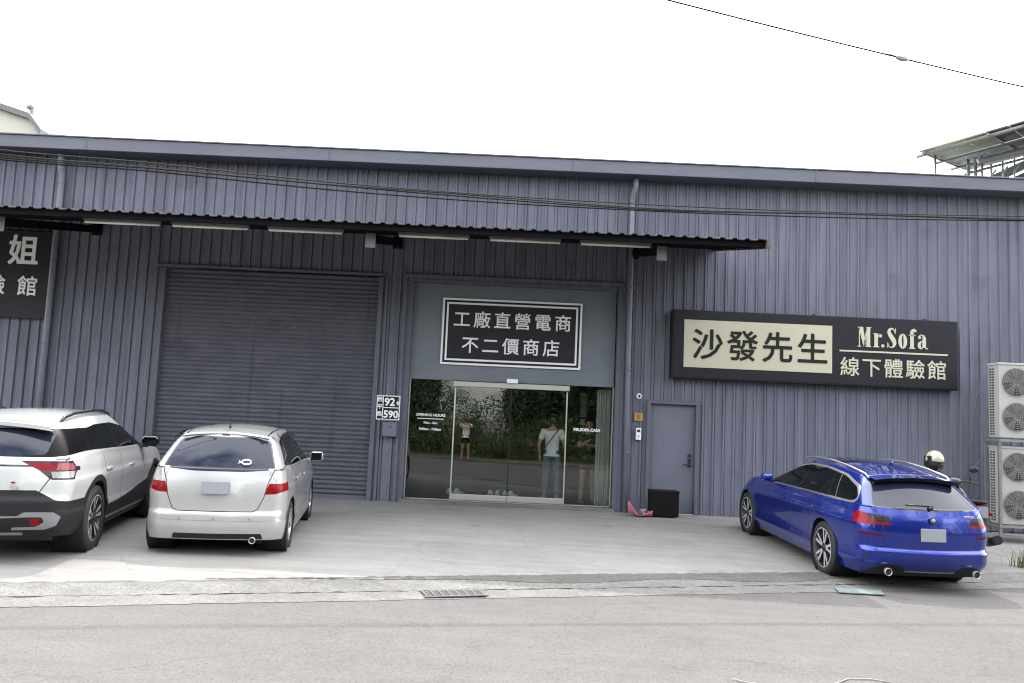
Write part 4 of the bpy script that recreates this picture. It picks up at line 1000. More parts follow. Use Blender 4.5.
for q in ([(0, 0), (32, 0), (32, 8), (0, 8)], [(12, 8), (20, 8), (20, 164), (12, 164)], [(4, 162), (48, 162), (48, 170), (4, 170)], [(12, 162), (48, 162), (70, 24), (52, 0)], [(52, 0), (60, 6), (84, 164), (76, 164)], [(76, 8), (108, 8), (108, 162), (76, 162)], [(68, 0), (116, 0), (116, 8), (68, 8)], [(74, 162), (116, 162), (116, 170), (74, 170)]): G(q, o_)
o_ = 134
for q in ([(10, 8), (40, 8), (40, 112), (10, 112)], [(0, 0), (52, 0), (52, 8), (0, 8)], [(0, 112), (40, 112), (40, 120), (0, 120)]): G(q, o_)
vstroke(o_, [(40, 84, 5), (46, 104, 8), (58, 112, 14)]); ball(o_, 62, 100, 14)
ball(216, 0, 14, 14)
vstroke(250, [(72, 126, 6), (66, 148, 7), (54, 162, 9), (38, 166, 14), (24, 156, 22), (18, 138, 28), (26, 114, 34), (44, 88, 38), (60, 62, 38), (66, 38, 30), (60, 18, 20), (46, 6, 11), (30, 4, 8), (16, 16, 7), (8, 44, 6)])
G([(70, 122), (77, 122), (77, 168), (71, 168)], 250); G([(4, 2), (10, 2), (10, 46), (4, 46)], 250)
oo = [(37*math.cos(a), 62+64*math.sin(a), 8*math.cos(a), 62+56*math.sin(a)) for a in np.linspace(0, 2*math.pi, 29)]
for p, q in zip(oo, oo[1:]): G([(p[0], p[1]), (q[0], q[1]), (q[2], q[3]), (p[2], p[3])], 386)
for q in ([(12, 8), (42, 8), (42, 140), (12, 140)], [(2, 0), (54, 0), (54, 8), (2, 8)], [(0, 112), (56, 112), (56, 120), (0, 120)]): G(q, 438)
vstroke(438, [(27, 138, 30), (30, 154, 24), (40, 166, 12), (52, 168, 8)]); ball(438, 54, 155, 12)
for q in ([(44, 14), (74, 14), (74, 96), (44, 96)], [(70, 2), (92, 2), (92, 8), (72, 16)]): G(q, 510)
vstroke(510, [(59, 94, 30), (54, 112, 20), (44, 120, 10), (30, 122, 7), (18, 114, 6)]); ball(510, 20, 100, 13)
vstroke(510, [(46, 70, 6), (30, 62, 12), (18, 46, 24), (16, 28, 27), (22, 12, 20), (34, 6, 12), (46, 14, 6)])
plus(mb, 'name_lettering', MT['gold_letter'], sg, False)
for x in (3.6, 5.7, 7.8):
    mb = MB(); mb.box((x, 14.98, 3.945), (.05, .10, .04), bev=.006); plus(mb, 'mounting_lug', MT['sign_black_edge'], sg)
# framed board over the entrance
mb = MB(); mb.box((-.015, 15.178, 3.36), (2.68, .03, 1.285), bev=.004)
bd = thing_mesh(mb, 'entrance_board', MT['sign_grey'], 'dark board with double white border and white characters over the glass entrance', 'sign')
mb = MB()
def frame(x0, x1, z0, z1, t, Y):
    mb.box(((x0+x1)/2, Y, z1-t/2), (x1-x0, .006, t)); mb.box(((x0+x1)/2, Y, z0+t/2), (x1-x0, .006, t)); mb.box((x0+t/2, Y, (z0+z1)/2), (t, .006, z1-z0-2*t)); mb.box((x1-t/2, Y, (z0+z1)/2), (t, .006, z1-z0-2*t))
frame(-1.355, 1.325, 2.72, 4.0, .038, 15.161); frame(-1.275, 1.245, 2.80, 3.92, .036, 15.161); plus(mb, 'border', MT['white_vinyl'], bd)
mb = MB(); text_bm(mb, '工廠直營電商', .335, (-1.145, 15.159, 3.475), .004, pitch=.388, depth=.006); text_bm(mb, '不二價商店', .335, (-.965, 15.159, 2.985), .004, pitch=.388, depth=.006); plus(mb, 'lettering', MT['white_vinyl'], bd, False)
# left shop sign, cut by the frame
mb = MB(); mb.box((-11.0, 15.02, 4.06), (4.46, .08, 1.68), bev=.006)
ls = thing_mesh(mb, 'shop_sign', MT['sign_grey'], 'dark grey sign with two large white characters at the left edge under the awning', 'sign')
mb = MB(); text_bm(mb, '姐', .60, (-9.675, 14.976, 4.30), .014, depth=.006); text_bm(mb, '驗館', .40, (-10.05, 14.976, 3.69), .005, pitch=.615, depth=.006); plus(mb, 'lettering', MT['white_vinyl'], ls, False)
# house number, letterbox
mb = MB(); mb.box((-2.27, 15.04, 1.845), (.44, .025, .455), bev=.003)
hn = thing_mesh(mb, 'house_number_plate', MT['sign_black'], 'black and white house number plate reading 92 and 590 left of the entrance', 'number plate')
mb = MB(); frame(-2.49, -2.05, 1.617, 2.072, .016, 15.026); mb.box((-2.37, 15.026, 1.845), (.014, .006, .43)); mb.box((-2.21, 15.026, 1.845), (.32, .006, .014))
plus(mb, 'border', MT['white_vinyl'], hn)
mb = MB(); text_bm(mb, '92', .20, (-2.345, 15.024, 1.885), .006, depth=.004); text_bm(mb, '巷', .075, (-2.125, 15.024, 1.905), .002, depth=.004); text_bm(mb, '590', .185, (-2.355, 15.024, 1.66), .006, depth=.004); text_bm(mb, '號', .065, (-2.115, 15.024, 1.68), .002, depth=.004)
for k, ch in enumerate('西平路'): text_bm(mb, ch, .10, (-2.478, 15.024, 1.96-.135*k), .002, depth=.004)
plus(mb, 'lettering', MT['white_vinyl'], hn, False)
mb = MB(); mb.box((-2.21, 14.99, 1.455), (.26, .11, .27), bev=.012); mb.box((-2.21, 14.98, 1.325), (.255, .13, .03), bev=.01); mb.box((-2.21, 14.975, 1.605), (.27, .15, .03), bev=.008)
lb = thing_mesh(mb, 'letterbox', MT['door'], 'small grey letterbox hung under the house number plate', 'letterbox')
mb = MB(); mb.box((-2.20, 14.932, 1.49), (.075, .006, .016), bev=.002); plus(mb, 'slot', MT['black'], lb)
# door bell, notice, intercom on the post beside the service door
mb = MB(); mb.lathe([(.055, 0), (.055, .03), (.04, .05), (0, .05)], (2.445, 15.10, 2.27), (0, -1, 0), 24)
al = thing_mesh(mb, 'alarm_lamp', MT['white_vinyl'], 'small round red and white alarm lamp, highest fitting beside the service door', 'alarm')
mb = MB(); mb.sphere((2.45, 15.045, 2.27), (.026, .02, .026)); plus(mb, 'lamp_lens', MT['red_lens'], al)
MT['amber'] = mat('amber_plate', (.40, .22, .04), .5)
mb = MB(); mb.box((2.445, 15.06, 1.88), (.165, .012, .15), bev=.003); nb = thing_mesh(mb, 'notice_plate', MT['amber'], 'small square amber notice plate between the alarm lamp and the intercom', 'notice')
mb = MB()
for k in range(3): mb.box((2.445, 15.052, 1.915-.033*k), (.07-.012*k, .004, .010))
plus(mb, 'notice_marks', MT['ink'], nb)
mb = MB(); mb.box((2.45, 15.05, 1.56), (.10, .05, .225), bev=.01); ic = thing_mesh(mb, 'intercom', MT['white_vinyl'], 'white intercom box beside the service door, lowest of the three wall fittings', 'intercom')
mb = MB(); mb.box((2.45, 15.022, 1.62), (.06, .006, .045), bev=.002); plus(mb, 'screen', MT['black'], ic)
mb = MB(); mb.cyl((2.45, 15.028, 1.52), (2.45, 15.018, 1.52), .018); plus(mb, 'call_button', MT['steel'], ic)
# black box and pink dustpan at the service door
mb = MB(); mb.box((2.865, 14.62, .335), (.50, .36, .43), bev=.012); bb = thing_mesh(mb, 'storage_box', mat('dark_box', (.006, .004, .0045), .7, spec=.15, noise=.2, nscale=8), 'dark brown black storage box standing in front of the service door', 'box')
mb = MB(); mb.box((2.865, 14.62, .556), (.52, .38, .035), bev=.010); plus(mb, 'lid', mat('dark_lid', (.007, .005, .0055), .6, spec=.15), bb)
MT['pink'] = mat('pink_plastic', (.45, .15, .19), .45, noise=.08)
mb = MB(); prof = []
for u in np.linspace(0, 1, 14):
    x = 2.21+.43*u; top = .105+.12*abs(1-2.2*u)**1.6*(1 if u < .46 else .55); half = .13*math.sin(math.pi*(.12+.80*u))**.6; row = []
    for a in np.linspace(-1, 1, 11): row.append(Vector((x, 14.46+half*a, .112+(top-.105)*abs(a)**1.7+.02*(a*a)+(.12*(1-u*3) if u < .33 else 0)*(.6+.4*abs(a)))))
    prof.append(row)
mb.grid(prof); pk = thing_mesh(mb, 'dustpan', MT['pink'], 'pink plastic scoop lying on the concrete between downpipe and dark box', 'dustpan', fix=False)
m_ = pk.modifiers.new('s', 'SOLIDIFY'); m_.thickness = .012
mb = MB()
for k in range(7): mb.sphere((2.42+.13*rnd.random(), 14.42+.08*rnd.random(), .16+.06*rnd.random()), (.045, .035, .028), 8)
thing_mesh(mb, 'rag', mat('grey_cloth', (.22, .17, .16), .9, noise=.4, nscale=30), 'crumpled grey rag lying in the pink scoop', 'rag')
# ------------------------------------------------------------------ air conditioners and rack
MT['ac'] = mat('ivory_enamel', (.37, .37, .35), .5, noise=.05, nscale=2); MT['ac_dark'] = mat('fan_dark', (.05, .052, .055), .6); MT['grille'] = mat('grille_wire', (.22, .22, .21), .5)
MT['rack'] = mat('galvanised_angle', (.22, .22, .22), .5, metal=.4, noise=.15)
def ac(z0, z1, fans, label):
    r = empty('air_conditioner', (9.06, 14.13, z0), label, 'air conditioner', 'outdoor fan units stacked at the right')
    h = z1-z0
    mb = MB(); mb.box((0, 0, h/2), (.94, .32, h), bev=.012); mb.box((0, 0, h-.02), (.96, .345, .04), bev=.008); mb.box((0, -.162, h/2), (.012, .006, h-.08)); b = plus(mb, 'cabinet', MT['ac'], r)
    mb = MB(); n = int(h/.052)
    for k in range(n):
        for yy in (-.075, .0, .075)[:2]: mb.box((-.471, yy+.09, .06+k*(h-.12)/n), (.006, .055, .028))
    plus(mb, 'side_louvre', MT['ac_dark'], r)
    for f in fans:
        mb = MB(); mb.lathe([(.245, -.006), (.245, .004), (.0, .004)], (-.17+.0, -.163, f-z0), (0, -1, 0), 40)
        fo = plus(mb, 'fan_opening', MT['ac_dark'], r)
        mb = MB()
        for k in range(5):
            a = 2*math.pi*k/5
            mb.grid([[Vector((-.17+rr_*math.cos(a+t), -.168-.006*t, f-z0+rr_*math.sin(a+t))) for t in (0, .35, .7)] for rr_ in (.05, .14, .225)])
        mb.cyl((-.17, -.165, f-z0), (-.17, -.176, f-z0), .05); plus(mb, 'fan_blades', mat('blade', (.12, .12, .125), .5), fo)
        mb = MB()
        for rr_ in (.06, .095, .13, .165, .20, .235, .25): 
            pts = [(-.17+rr_*math.cos(q), -.185, f-z0+rr_*math.sin(q)) for q in np.linspace(0, 2*math.pi, 33)]; mb.tube(pts, .0035, 5, cap=False)
        for k in range(16):
            a = 2*math.pi*k/16; mb.cyl((-.17+.04*math.cos(a), -.187, f-z0+.04*math.sin(a)), (-.17+.255*math.cos(a), -.178, f-z0+.255*math.sin(a)), .0035, seg=5)
        plus(mb, 'fan_guard', MT['grille'], fo)
ac(1.79, 3.11, (2.77, 2.16), 'upper white twin fan air conditioner unit standing on top of the steel rack')
ac(.30, 1.645, (1.29, .64), 'lower white twin fan air conditioner unit inside the steel rack on the ground')
mb = MB()
for x in (8.57, 9.60):
    for y in (13.93, 14.33):
        mb.box((x, y, .93), (.045, .006, 1.66)); mb.box((x-.02 if x < 9 else x+.02, y+.02, .93), (.006, .045, 1.66))
        mb.box((x, y+.01, .108), (.10, .10, .01))
for z in (.27, 1.745):
    for y in (13.93, 14.33): mb.box((9.085, y, z), (1.10, .045, .045))
    for x in (8.57, 9.60): mb.box((x, 14.13, z), (.04, .40, .04))
for k in range(28):
    mb.cyl((8.57, 13.925, .2+k*.055), (8.57, 13.93, .2+k*.055), .008, seg=6)
thing_mesh(mb, 'steel_rack', MT['rack'], 'slotted galvanised angle rack carrying the air conditioners', 'rack')
mb = MB(); mb.tube([(8.62, 14.4, 2.9), (8.50, 14.5, 2.5), (8.47, 14.6, 1.7), (8.50, 14.7, .9), (8.55, 14.8, .2)], .012, 8); mb.tube([(8.60, 14.42, 1.5), (8.46, 14.55, 1.2), (8.49, 14.66, .6), (8.50, 14.75, .15)], .010, 8)
thing_mesh(mb, 'refrigerant_pipe', MT['trim'], 'grey insulated pipes running down the wall behind the air conditioners', 'pipe')
# ------------------------------------------------------------------ scooter with a helmet on its mirror
def scooter():
    r = empty('scooter', (6.75, 11.70, .02), 'black scooter parked beyond the blue car beside the air conditioners', 'scooter', None, (0, 0, R(73)))
    B = MT['gloss_black']
    for x in (0, 1.24):
        mb = MB(); mb.lathe([(.14, -.045), (.20, -.05), (.225, -.03), (.232, 0), (.225, .03), (.20, .05), (.14, .045)], (x, 0, .232), (0, 1, 0), 32); wh = plus(mb, 'wheel', MT['tyre'], r)
        mb = MB(); mb.lathe([(.142, -.03), (.10, -.02), (.03, -.03), (.012, -.03), (.012, .03), (.03, .03), (.10, .02), (.142, .03)], (x, 0, .232), (0, 1, 0), 24); plus(mb, 'rim', MT['rim_silver'], wh)
    def loft(secs, name, m):
        mb = MB(); rows = []
        for x, hw, z0, z1 in secs:
            rows.append([Vector((x, hw*math.copysign(abs(math.cos(a))**.6, math.cos(a)), (z0+z1)/2+(z1-z0)/2*math.copysign(abs(math.sin(a))**.7, math.sin(a)))) for a in np.linspace(0, 2*math.pi, 21)])
        mb.grid(rows); mb.face([p for p in rows[0][:-1]]); mb.face([p for p in rows[-1][:-1]]); return plus(mb, name, m, r)
    loft([(-.46, .05, .70, .76), (-.40, .11, .62, .80), (-.2, .155, .50, .80), (.1, .16, .42, .76), (.38, .15, .30, .70), (.52, .14, .24, .40)], 'body', B)
    loft([(.50, .15, .22, .32), (.85, .16, .22, .30), (.95, .17, .24, .34)], 'footboard', B)
    loft([(.90, .15, .25, .55), (.98, .20, .45, .90), (1.06, .15, .75, 1.02), (1.12, .08, .86, 1.0)], 'front_shield', B)
    loft([(-.34, .08, .80, .84), (-.2, .13, .77, .86), (.1, .15, .75, .845), (.4, .13, .71, .80), (.48, .08, .68, .74)], 'seat', MT['black_matte'])
    loft([(1.00, .06, .40, .46), (1.24, .075, .45, .50), (1.46, .05, .36, .40)], 'front_fender', B)
    mb = MB(); mb.sphere((-.44, 0, .84), (.055, .10, .036)); tl = plus(mb, 'tail_light', MT['dark_red'], r)
    for s_ in (1, -1): mb = MB(); mb.sphere((-.43, s_*.15, .70), (.04, .035, .03), 10); plus(mb, 'indicator', MT['red_lens'], r)
    mb = MB(); mb.tube([(-.36, .10, .82), (-.50, .09, .86), (-.53, 0, .865), (-.50, -.09, .86), (-.36, -.10, .82)], .013, 8); plus(mb, 'grab_rail', MT['black'], r)
    mb = MB(); mb.box((-.53, 0, .72), (.012, .20, .15), bev=.003); p = plus(mb, 'number_plate', MT['plate'], r)
    mb = MB(); mb.box((-.48, 0, .46), (.02, .19, .36), bev=.006, rot=Matrix.Rotation(R(14), 3, 'Y')); mb.box((-.46, 0, .70), (.12, .08, .22), bev=.02); plus(mb, 'rear_mudguard', MT['black'], r)
    mb = MB(); mb.sphere((-.575, 0, .42), (.012, .045, .025), 10); plus(mb, 'reflector', MT['red_lens'], r)
    mb = MB(); mb.tube([(.10, -.17, .22), (-.2, -.19, .26)], .03, 10); mb.tube([(-.15, -.19, .27), (-.55, -.21, .36)], [.055, .062], 14); plus(mb, 'exhaust', MT['black_matte'], r)
    mb = MB(); mb.tube([(1.24, 0, .24), (1.05, 0, .95), (1.02, 0, 1.05)], .035, 10); plus(mb, 'fork', MT['black'], r)
    mb = MB(); mb.tube([(.86, .33, 1.02), (.96, .22, 1.06), (1.02, 0, 1.06), (.96, -.22, 1.06), (.86, -.33, 1.02)], .016, 8); plus(mb, 'handlebar', MT['black'], r)
    mb = MB(); mb.sphere((1.04, 0, 1.04), (.10, .14, .085)); plus(mb, 'headlamp_cowl', B, r)
    for s_ in (1, -1):
        mb = MB(); mb.tube([(.95, s_*.22, 1.07), (.97, s_*.26, 1.20)], .007, 6); mb.sphere((.96, s_*.28, 1.25), (.02, .075, .05), 12); plus(mb, 'mirror', MT['black'], r)
    mb = MB(); mb.tube([(.3, .17, .25), (.22, .25, .02)], .012, 8); plus(mb, 'side_stand', MT['steel'], r)
scooter()
h = empty('helmet', (6.77, 12.70, 1.37), 'cream open face helmet with black trim hung on the scooter mirror', 'helmet')
mb = MB(); rows = []
for a in np.linspace(0, math.pi*.60, 12): rows.append([Vector((.135*math.sin(a)*math.cos(b), .15*math.sin(a)*math.sin(b), .03+.14*math.cos(a))) for b in np.linspace(0, 2*math.pi, 33)])
mb.grid(rows); sh_ = plus(mb, 'shell', mat('cream_helmet', (.45, .41, .30), .25, coat=.8), h)
mb = MB(); mb.lathe([(.142, -.03), (.149, -.012), (.142, .006)], (0, 0, 0), (0, 0, 1), 32); mb.lathe([(.12, -.10), (.138, -.05), (.14, -.02), (.10, -.02)], (0, 0, 0), (0, 0, 1), 24); mb.box((-.10, 0, .0), (.06, .2, .17), bev=.02); plus(mb, 'trim', MT['black'], h)
mb = MB(); mb.tube([(-.09, -.05, -.08), (-.03, -.06, -.19), (.05, -.05, -.16), (.10, -.04, -.08)], .010, 6); mb.tube([(-.02, .04, -.08), (.0, 0, -.22), (.06, .03, -.10)], .012, 6); plus(mb, 'strap', MT['black'], h)
# ------------------------------------------------------------------ drain grate, steel cover, string, weeds
def on_strip(e, n, dz): x, y = en(e, n); return Vector((x, y, rz(x)+dz))
def en_of(x, y): return (x*CT+y*ST, -x*ST+y*CT)
e0, n0 = en_of(-.40, 7.80)
mb = MB(); z_ = .016
def sbox(mb, e, n, de, dn, z, dz, mi=0):
    c = on_strip(e, n, z); mb.box(c, (de, dn, dz), rot=None, mi=mi)
    # rotate about own centre
    vs = mb.bm.verts[:][-8:]; bmesh.ops.rotate(mb.bm, cent=c, matrix=Matrix.Rotation(TH, 3, 'Z'), verts=vs)
sbox(mb, e0, N_ROAD+.16, .62, .26, .012, .004)
dg = thing_mesh(mb, 'drain_grate', mat('drain_dark', (.05, .05, .056), .8, noise=.2), 'small dark rectangular drain grate with pale bars set in the gutter', 'drain')
mb = MB()
for k in range(8): sbox(mb, e0-.29+k*.083, N_ROAD+.16, .014, .25, .018, .008)
sbox(mb, e0, N_ROAD+.035, .64, .022, .018, .008)
plus(mb, 'bars', mat('grate_bar', (.12, .12, .118), .7), dg)
mb = MB(); a0 = en_of(3.86, 9.24); c = on_strip(a0[0], a0[1], .016)
pts = [(3.79, 9.13), (4.31, 9.14), (4.36, 9.36), (3.85, 9.42)]
mb.prism(pts, lambda x, y, d: (x, y, rz(x)+d), .012, .021)
thing_mesh(mb, 'steel_cover', mat('pale_blue_paint', (.15, .19, .192), .6, noise=.15, nscale=6), 'pale blue painted cover plate lying on the gutter beside the blue car', 'cover plate')
mb = MB(); pts = []
for x, y in ((1.66, 5.82), (1.74, 5.76), (1.95, 5.72), (2.2, 5.76), (2.42, 5.86), (2.55, 5.98), (2.72, 6.0), (2.86, 5.94)): pts.append((x, y, rz(x)+.008))
mb.tube(pts, .0045, 6); mb.tube([(2.2, 5.76, .0), (2.0, 5.60, .0), (1.85, 5.50, .0)], .004, 6)
thing_mesh(mb, 'string', mat('pale_string', (.32, .31, .30), .9), 'piece of thin white string lying on the asphalt at the bottom edge', 'string')
def weeds(x, y, n, hgt, label):
    mb = MB()
    for k in range(n):
        a = rnd.uniform(0, 6.28); l = hgt*rnd.uniform(.45, 1.1); bx_, by_ = x+rnd.gauss(0, .10), y+rnd.gauss(0, .07); z0 = gz(bx_, by_)
        lean = rnd.uniform(.15, .75); w_ = rnd.uniform(.003, .006); P_ = []
        for t in (0, .35, .7, 1): P_.append((bx_+math.cos(a)*lean*l*t*t, by_+math.sin(a)*lean*l*t*t, z0+l*t*(1-.25*t*lean), w_*(1-t)+.0008))
        c_, s_ = -math.sin(a), math.cos(a)
        mb.grid([[Vector((p[0]-c_*p[3], p[1]-s_*p[3], p[2])), Vector((p[0]+c_*p[3], p[1]+s_*p[3], p[2]))] for p in P_], mi=k % 2)
    return thing_mesh(mb, 'weed_tuft', [MT['leaf3'], mat('dry_grass', (.16, .15, .06), .7)], label, 'weeds', fix=False)
weeds(7.62, 11.75, 150, .34, 'thin green weed tuft growing on the concrete at the right edge')
weeds(7.25, 12.9, 30, .18, 'small sparse weeds on the concrete between scooter and air conditioners')
# ------------------------------------------------------------------ cables
def cable(pts, r, label, name='overhead_cable', grp=None, m=None):
    xs_ = [p[0] for p in pts]; fy = pch(xs_, [p[1] for p in pts]); fz = pch(xs_, [p[2] for p in pts]); mb = MB()
    mb.tube([(x, fy(x), fz(x)) for x in np.linspace(xs_[0], xs_[-1], 60)], r, 6); return thing_mesh(mb, name, m or MT['cable'], label, 'cable', grp)
MT['cable'] = mat('cable_sheath', (.022, .021, .021), .9, spec=.03); MT['cable_l'] = mat('weathered_cable', (.05, .046, .043), .9, spec=.03)
base = [(-12, 6.95, 4.42), (-5.8, 8.68, 4.42), (-4.32, 9.09, 4.48), (-2.69, 9.55, 4.515), (-1.01, 10.02, 4.58), (1.69, 10.77, 4.72), (4.99, 11.7, 5.02), (8.19, 12.59, 5.32), (13, 13.94, 5.85)]
for k, (dl, dr, dy, m_, lab) in enumerate(((.055, .03, 0, 'cable_l', 'uppermost weathered cable of the bundle crossing the wall'), (.02, .008, .03, 'cable_l', 'weathered cable second from the top in the bundle crossing the wall'), (-.02, -.012, -.02, 'cable', 'dark cable third from the top in the bundle crossing the wall'), (-.06, -.03, .02, 'cable', 'lowest dark cable of the bundle crossing the wall'))):
    cable([(x, y+dy, z+dl+(dr-dl)*(x+12)/24+.012*math.sin(x*.9+k*2)) for x, y, z in base], .0085, lab, grp='cables crossing the facade', m=MT[m_])
tw = [(-6, 5.3, 6.35), (1.37, 7.38, 5.86), (4.01, 8.12, 5.74), (5.6, 8.57, 5.69), (12, 10.4, 5.62)]
cable(tw, .0085, 'single thin wire with a splice, high against the white sky', 'overhead_wire')
mb = MB(); a = Vector((3.93, 8.10, 5.745)); d_ = (Vector((4.09, 8.145, 5.737))-a); mb.tube([a+d_*t for t in (0, .12, .3, .7, .88, 1)], [.006, .022, .030, .030, .022, .006], 10)
mb.tube([a-d_*.9, a-d_*.2+Vector((0, 0, .012)), a], .009, 6); mb.tube([a+d_*1.9, a+d_*1.2, a+d_], .009, 6)
thing_mesh(mb, 'cable_splice', mat('splice_grey', (.35, .36, .35), .5), 'grey oval insulator clamped on the thin high wire', 'insulator')
# ------------------------------------------------------------------ neighbours above the roof line
nb = empty('cream_building', (-24, 29, 0), 'cream walled building with a grey roof edge rising behind at the left', 'building')
mb = MB(); pr = [(-12, 0), (6.1, 0), (6.1, 11.5), (5.6, 12.1), (2.6, 13.0), (-2, 14.0), (-12, 14.0)]
mb.prism(pr, lambda x, z, d: (x, d, z), 0, 12); plus(mb, 'wall', mat('cream_render', (.47, .46, .41), .8, noise=.08, nscale=.6), nb)
mb = MB(); lp = [(-12, 14.05), (-2, 14.05), (2.6, 13.05), (5.65, 12.15), (6.15, 11.55)]
for (xa, za), (xb, zb) in zip(lp, lp[1:]): mb.prism([(xa, za-.10), (xb, zb-.10), (xb, zb+.12), (xa, za+.12)], lambda x, z, d: (x, d, z), -.25, 12.2)
plus(mb, 'roof', mat('grey_roof', (.13, .135, .13), .7), nb)
mb = MB(); mb.box((5.35, .5, 12.45), (.16, .3, .5), bev=.03); mb.sphere((5.28, .4, 12.72), (.16, .12, .12), 10); plus(mb, 'roof_vent', MT['rack'], nb)
so = empty('solar_canopy', (15, 24, 0), 'steel framed canopy of translucent solar panels above the roof at the right', 'canopy')
A = Vector((11.34, 22, 9.80)); C_ = Vector((15.63, 27, 11.03)); Dv = Vector((7.5, -6.43, 1.35))
def PL(u, v): return A+(C_-A)*v+Dv*u-so.location
MT['pv'] = mat('pv_underside', (.045, .047, .05), .4); MT['pv_clear'] = mat('translucent_sheet', (.19, .21, .07), .4, noise=.5, nscale=1.2, trans=.25)
nU, nV = 18, 6
for iu in range(nU):
    for iv in range(nV):
        clear = iu < 1 or (iu < 3 and iv < 3)
        mb = MB(); u0, u1, v0, v1 = (iu+.02)/nU, (iu+.98)/nU, (iv+.01)/nV, (iv+.99)/nV
        q = [PL(u0, v0), PL(u1, v0), PL(u1, v1), PL(u0, v1)]; up_ = Vector((0, 0, .04)); a_ = [mb.bm.verts.new(p) for p in q]; b_ = [mb.bm.verts.new(p+up_) for p in q]
        mb.bm.faces.new(a_[::-1]); mb.bm.faces.new(b_)
        for k in range(4): mb.bm.faces.new((a_[k], a_[(k+1) % 4], b_[(k+1) % 4], b_[k]))
        plus(mb, 'solar_panel', MT['pv_clear'] if clear else MT['pv'], so)
dn = Vector((0, 0, -.10))
for v in (.02, .34, .67, .98): mb = MB(); mb.tube([PL(-.01, v)+dn, PL(1.0, v)+dn], .05, 4); plus(mb, 'purlin', MT['rack'], so)
for u in np.linspace(.01, .99, 7): mb = MB(); mb.tube([PL(u, 0)+dn*.6, PL(u, 1)+dn*.6], .035, 4); plus(mb, 'rafter', MT['rack'], so)
def post(x, y, z1, r_=.04): mb = MB(); mb.cyl((x-15, y-24, 6.5), (x-15, y-24, z1), r_, seg=8); plus(mb, 'post', MT['steel'], so)
post(12.12, 22.6, 9.92); post(16.2, 19.0, 10.4); post(17.5, 23.0, 11.2)
for k in range(5): post(13.31+k*.105, 23.0+.12*(k % 2), 10.02+k*.03, .03)
mb = MB()
for k in range(6): mb.cyl((13.28-15, -1.02, 8.6+k*.24), (13.76-15, -.98, 8.7+k*.24), .018, seg=6)
for k in range(8):
    mb.cyl((13.9-15+k*.35, -1.2, 9.5+k*.10), (14.2-15+k*.35, -.9, 9.75+k*.12), .03, seg=6); mb.cyl((14.0-15+k*.35, -1, 9.2), (14.0-15+k*.35, -1, 9.9+k*.10), .03, seg=6)
mb.cyl((-1.4, -1, 9.95), (3.5, -2.2, 11.2), .10, seg=10); plus(mb, 'truss', MT['steel_dull'], so)
hb = empty('green_roof_shed', (17, 24, 0), 'pale green metal roof edge rising under the solar canopy at the right', 'building')
mb = MB(); mb.prism([(-3.5, 9.02), (3, 12.37), (3, 12.67), (-3.5, 9.32)], lambda x, z, d: (x, d, z), 0, .5); plus(mb, 'roof_edge', mat('green_trim', (.2, .26, .245), .5), hb)
mb = MB(); mb.prism([(-3.2, 6), (3, 6), (3, 12.3), (-3.2, 9.1)], lambda x, z, d: (x, d, z), .3, 6); plus(mb, 'wall', mat('green_wall', (.10, .14, .15), .6), hb)
# ------------------------------------------------------------------ people
def skin_obj(name, nodes, edges, m, parent, sub=2):
    names = list(nodes); me = bpy.data.meshes.new(name); me.from_pydata([nodes[k][0] for k in names], [(names.index(a), names.index(b)) for a, b in edges], [])
    o = bpy.data.objects.new(name, me); COL.objects.link(o)
    sk = o.modifiers.new('skin', 'SKIN'); sk.use_smooth_shade = True
    if not me.skin_vertices: me.skin_vertices.new()
    for i, k in enumerate(names):
        r = nodes[k][1]; r = r if isinstance(r, tuple) else (r, r)
        me.skin_vertices[0].data[i].radius = r; me.skin_vertices[0].data[i].use_root = (i == 0)
    ss = o.modifiers.new('sub', 'SUBSURF'); ss.levels = sub; ss.render_levels = sub
    bpy.context.view_layer.update()
    nm = bpy.data.meshes.new_from_object(o.evaluated_get(bpy.context.evaluated_depsgraph_get())); nm.name = name
    bpy.data.objects.remove(o); bpy.data.meshes.remove(me)
    nm.materials.clear(); nm.materials.append(m)
    for p in nm.polygons: p.use_smooth = True
    q = bpy.data.objects.new(name, nm); COL.objects.link(q); q.parent = parent; return q
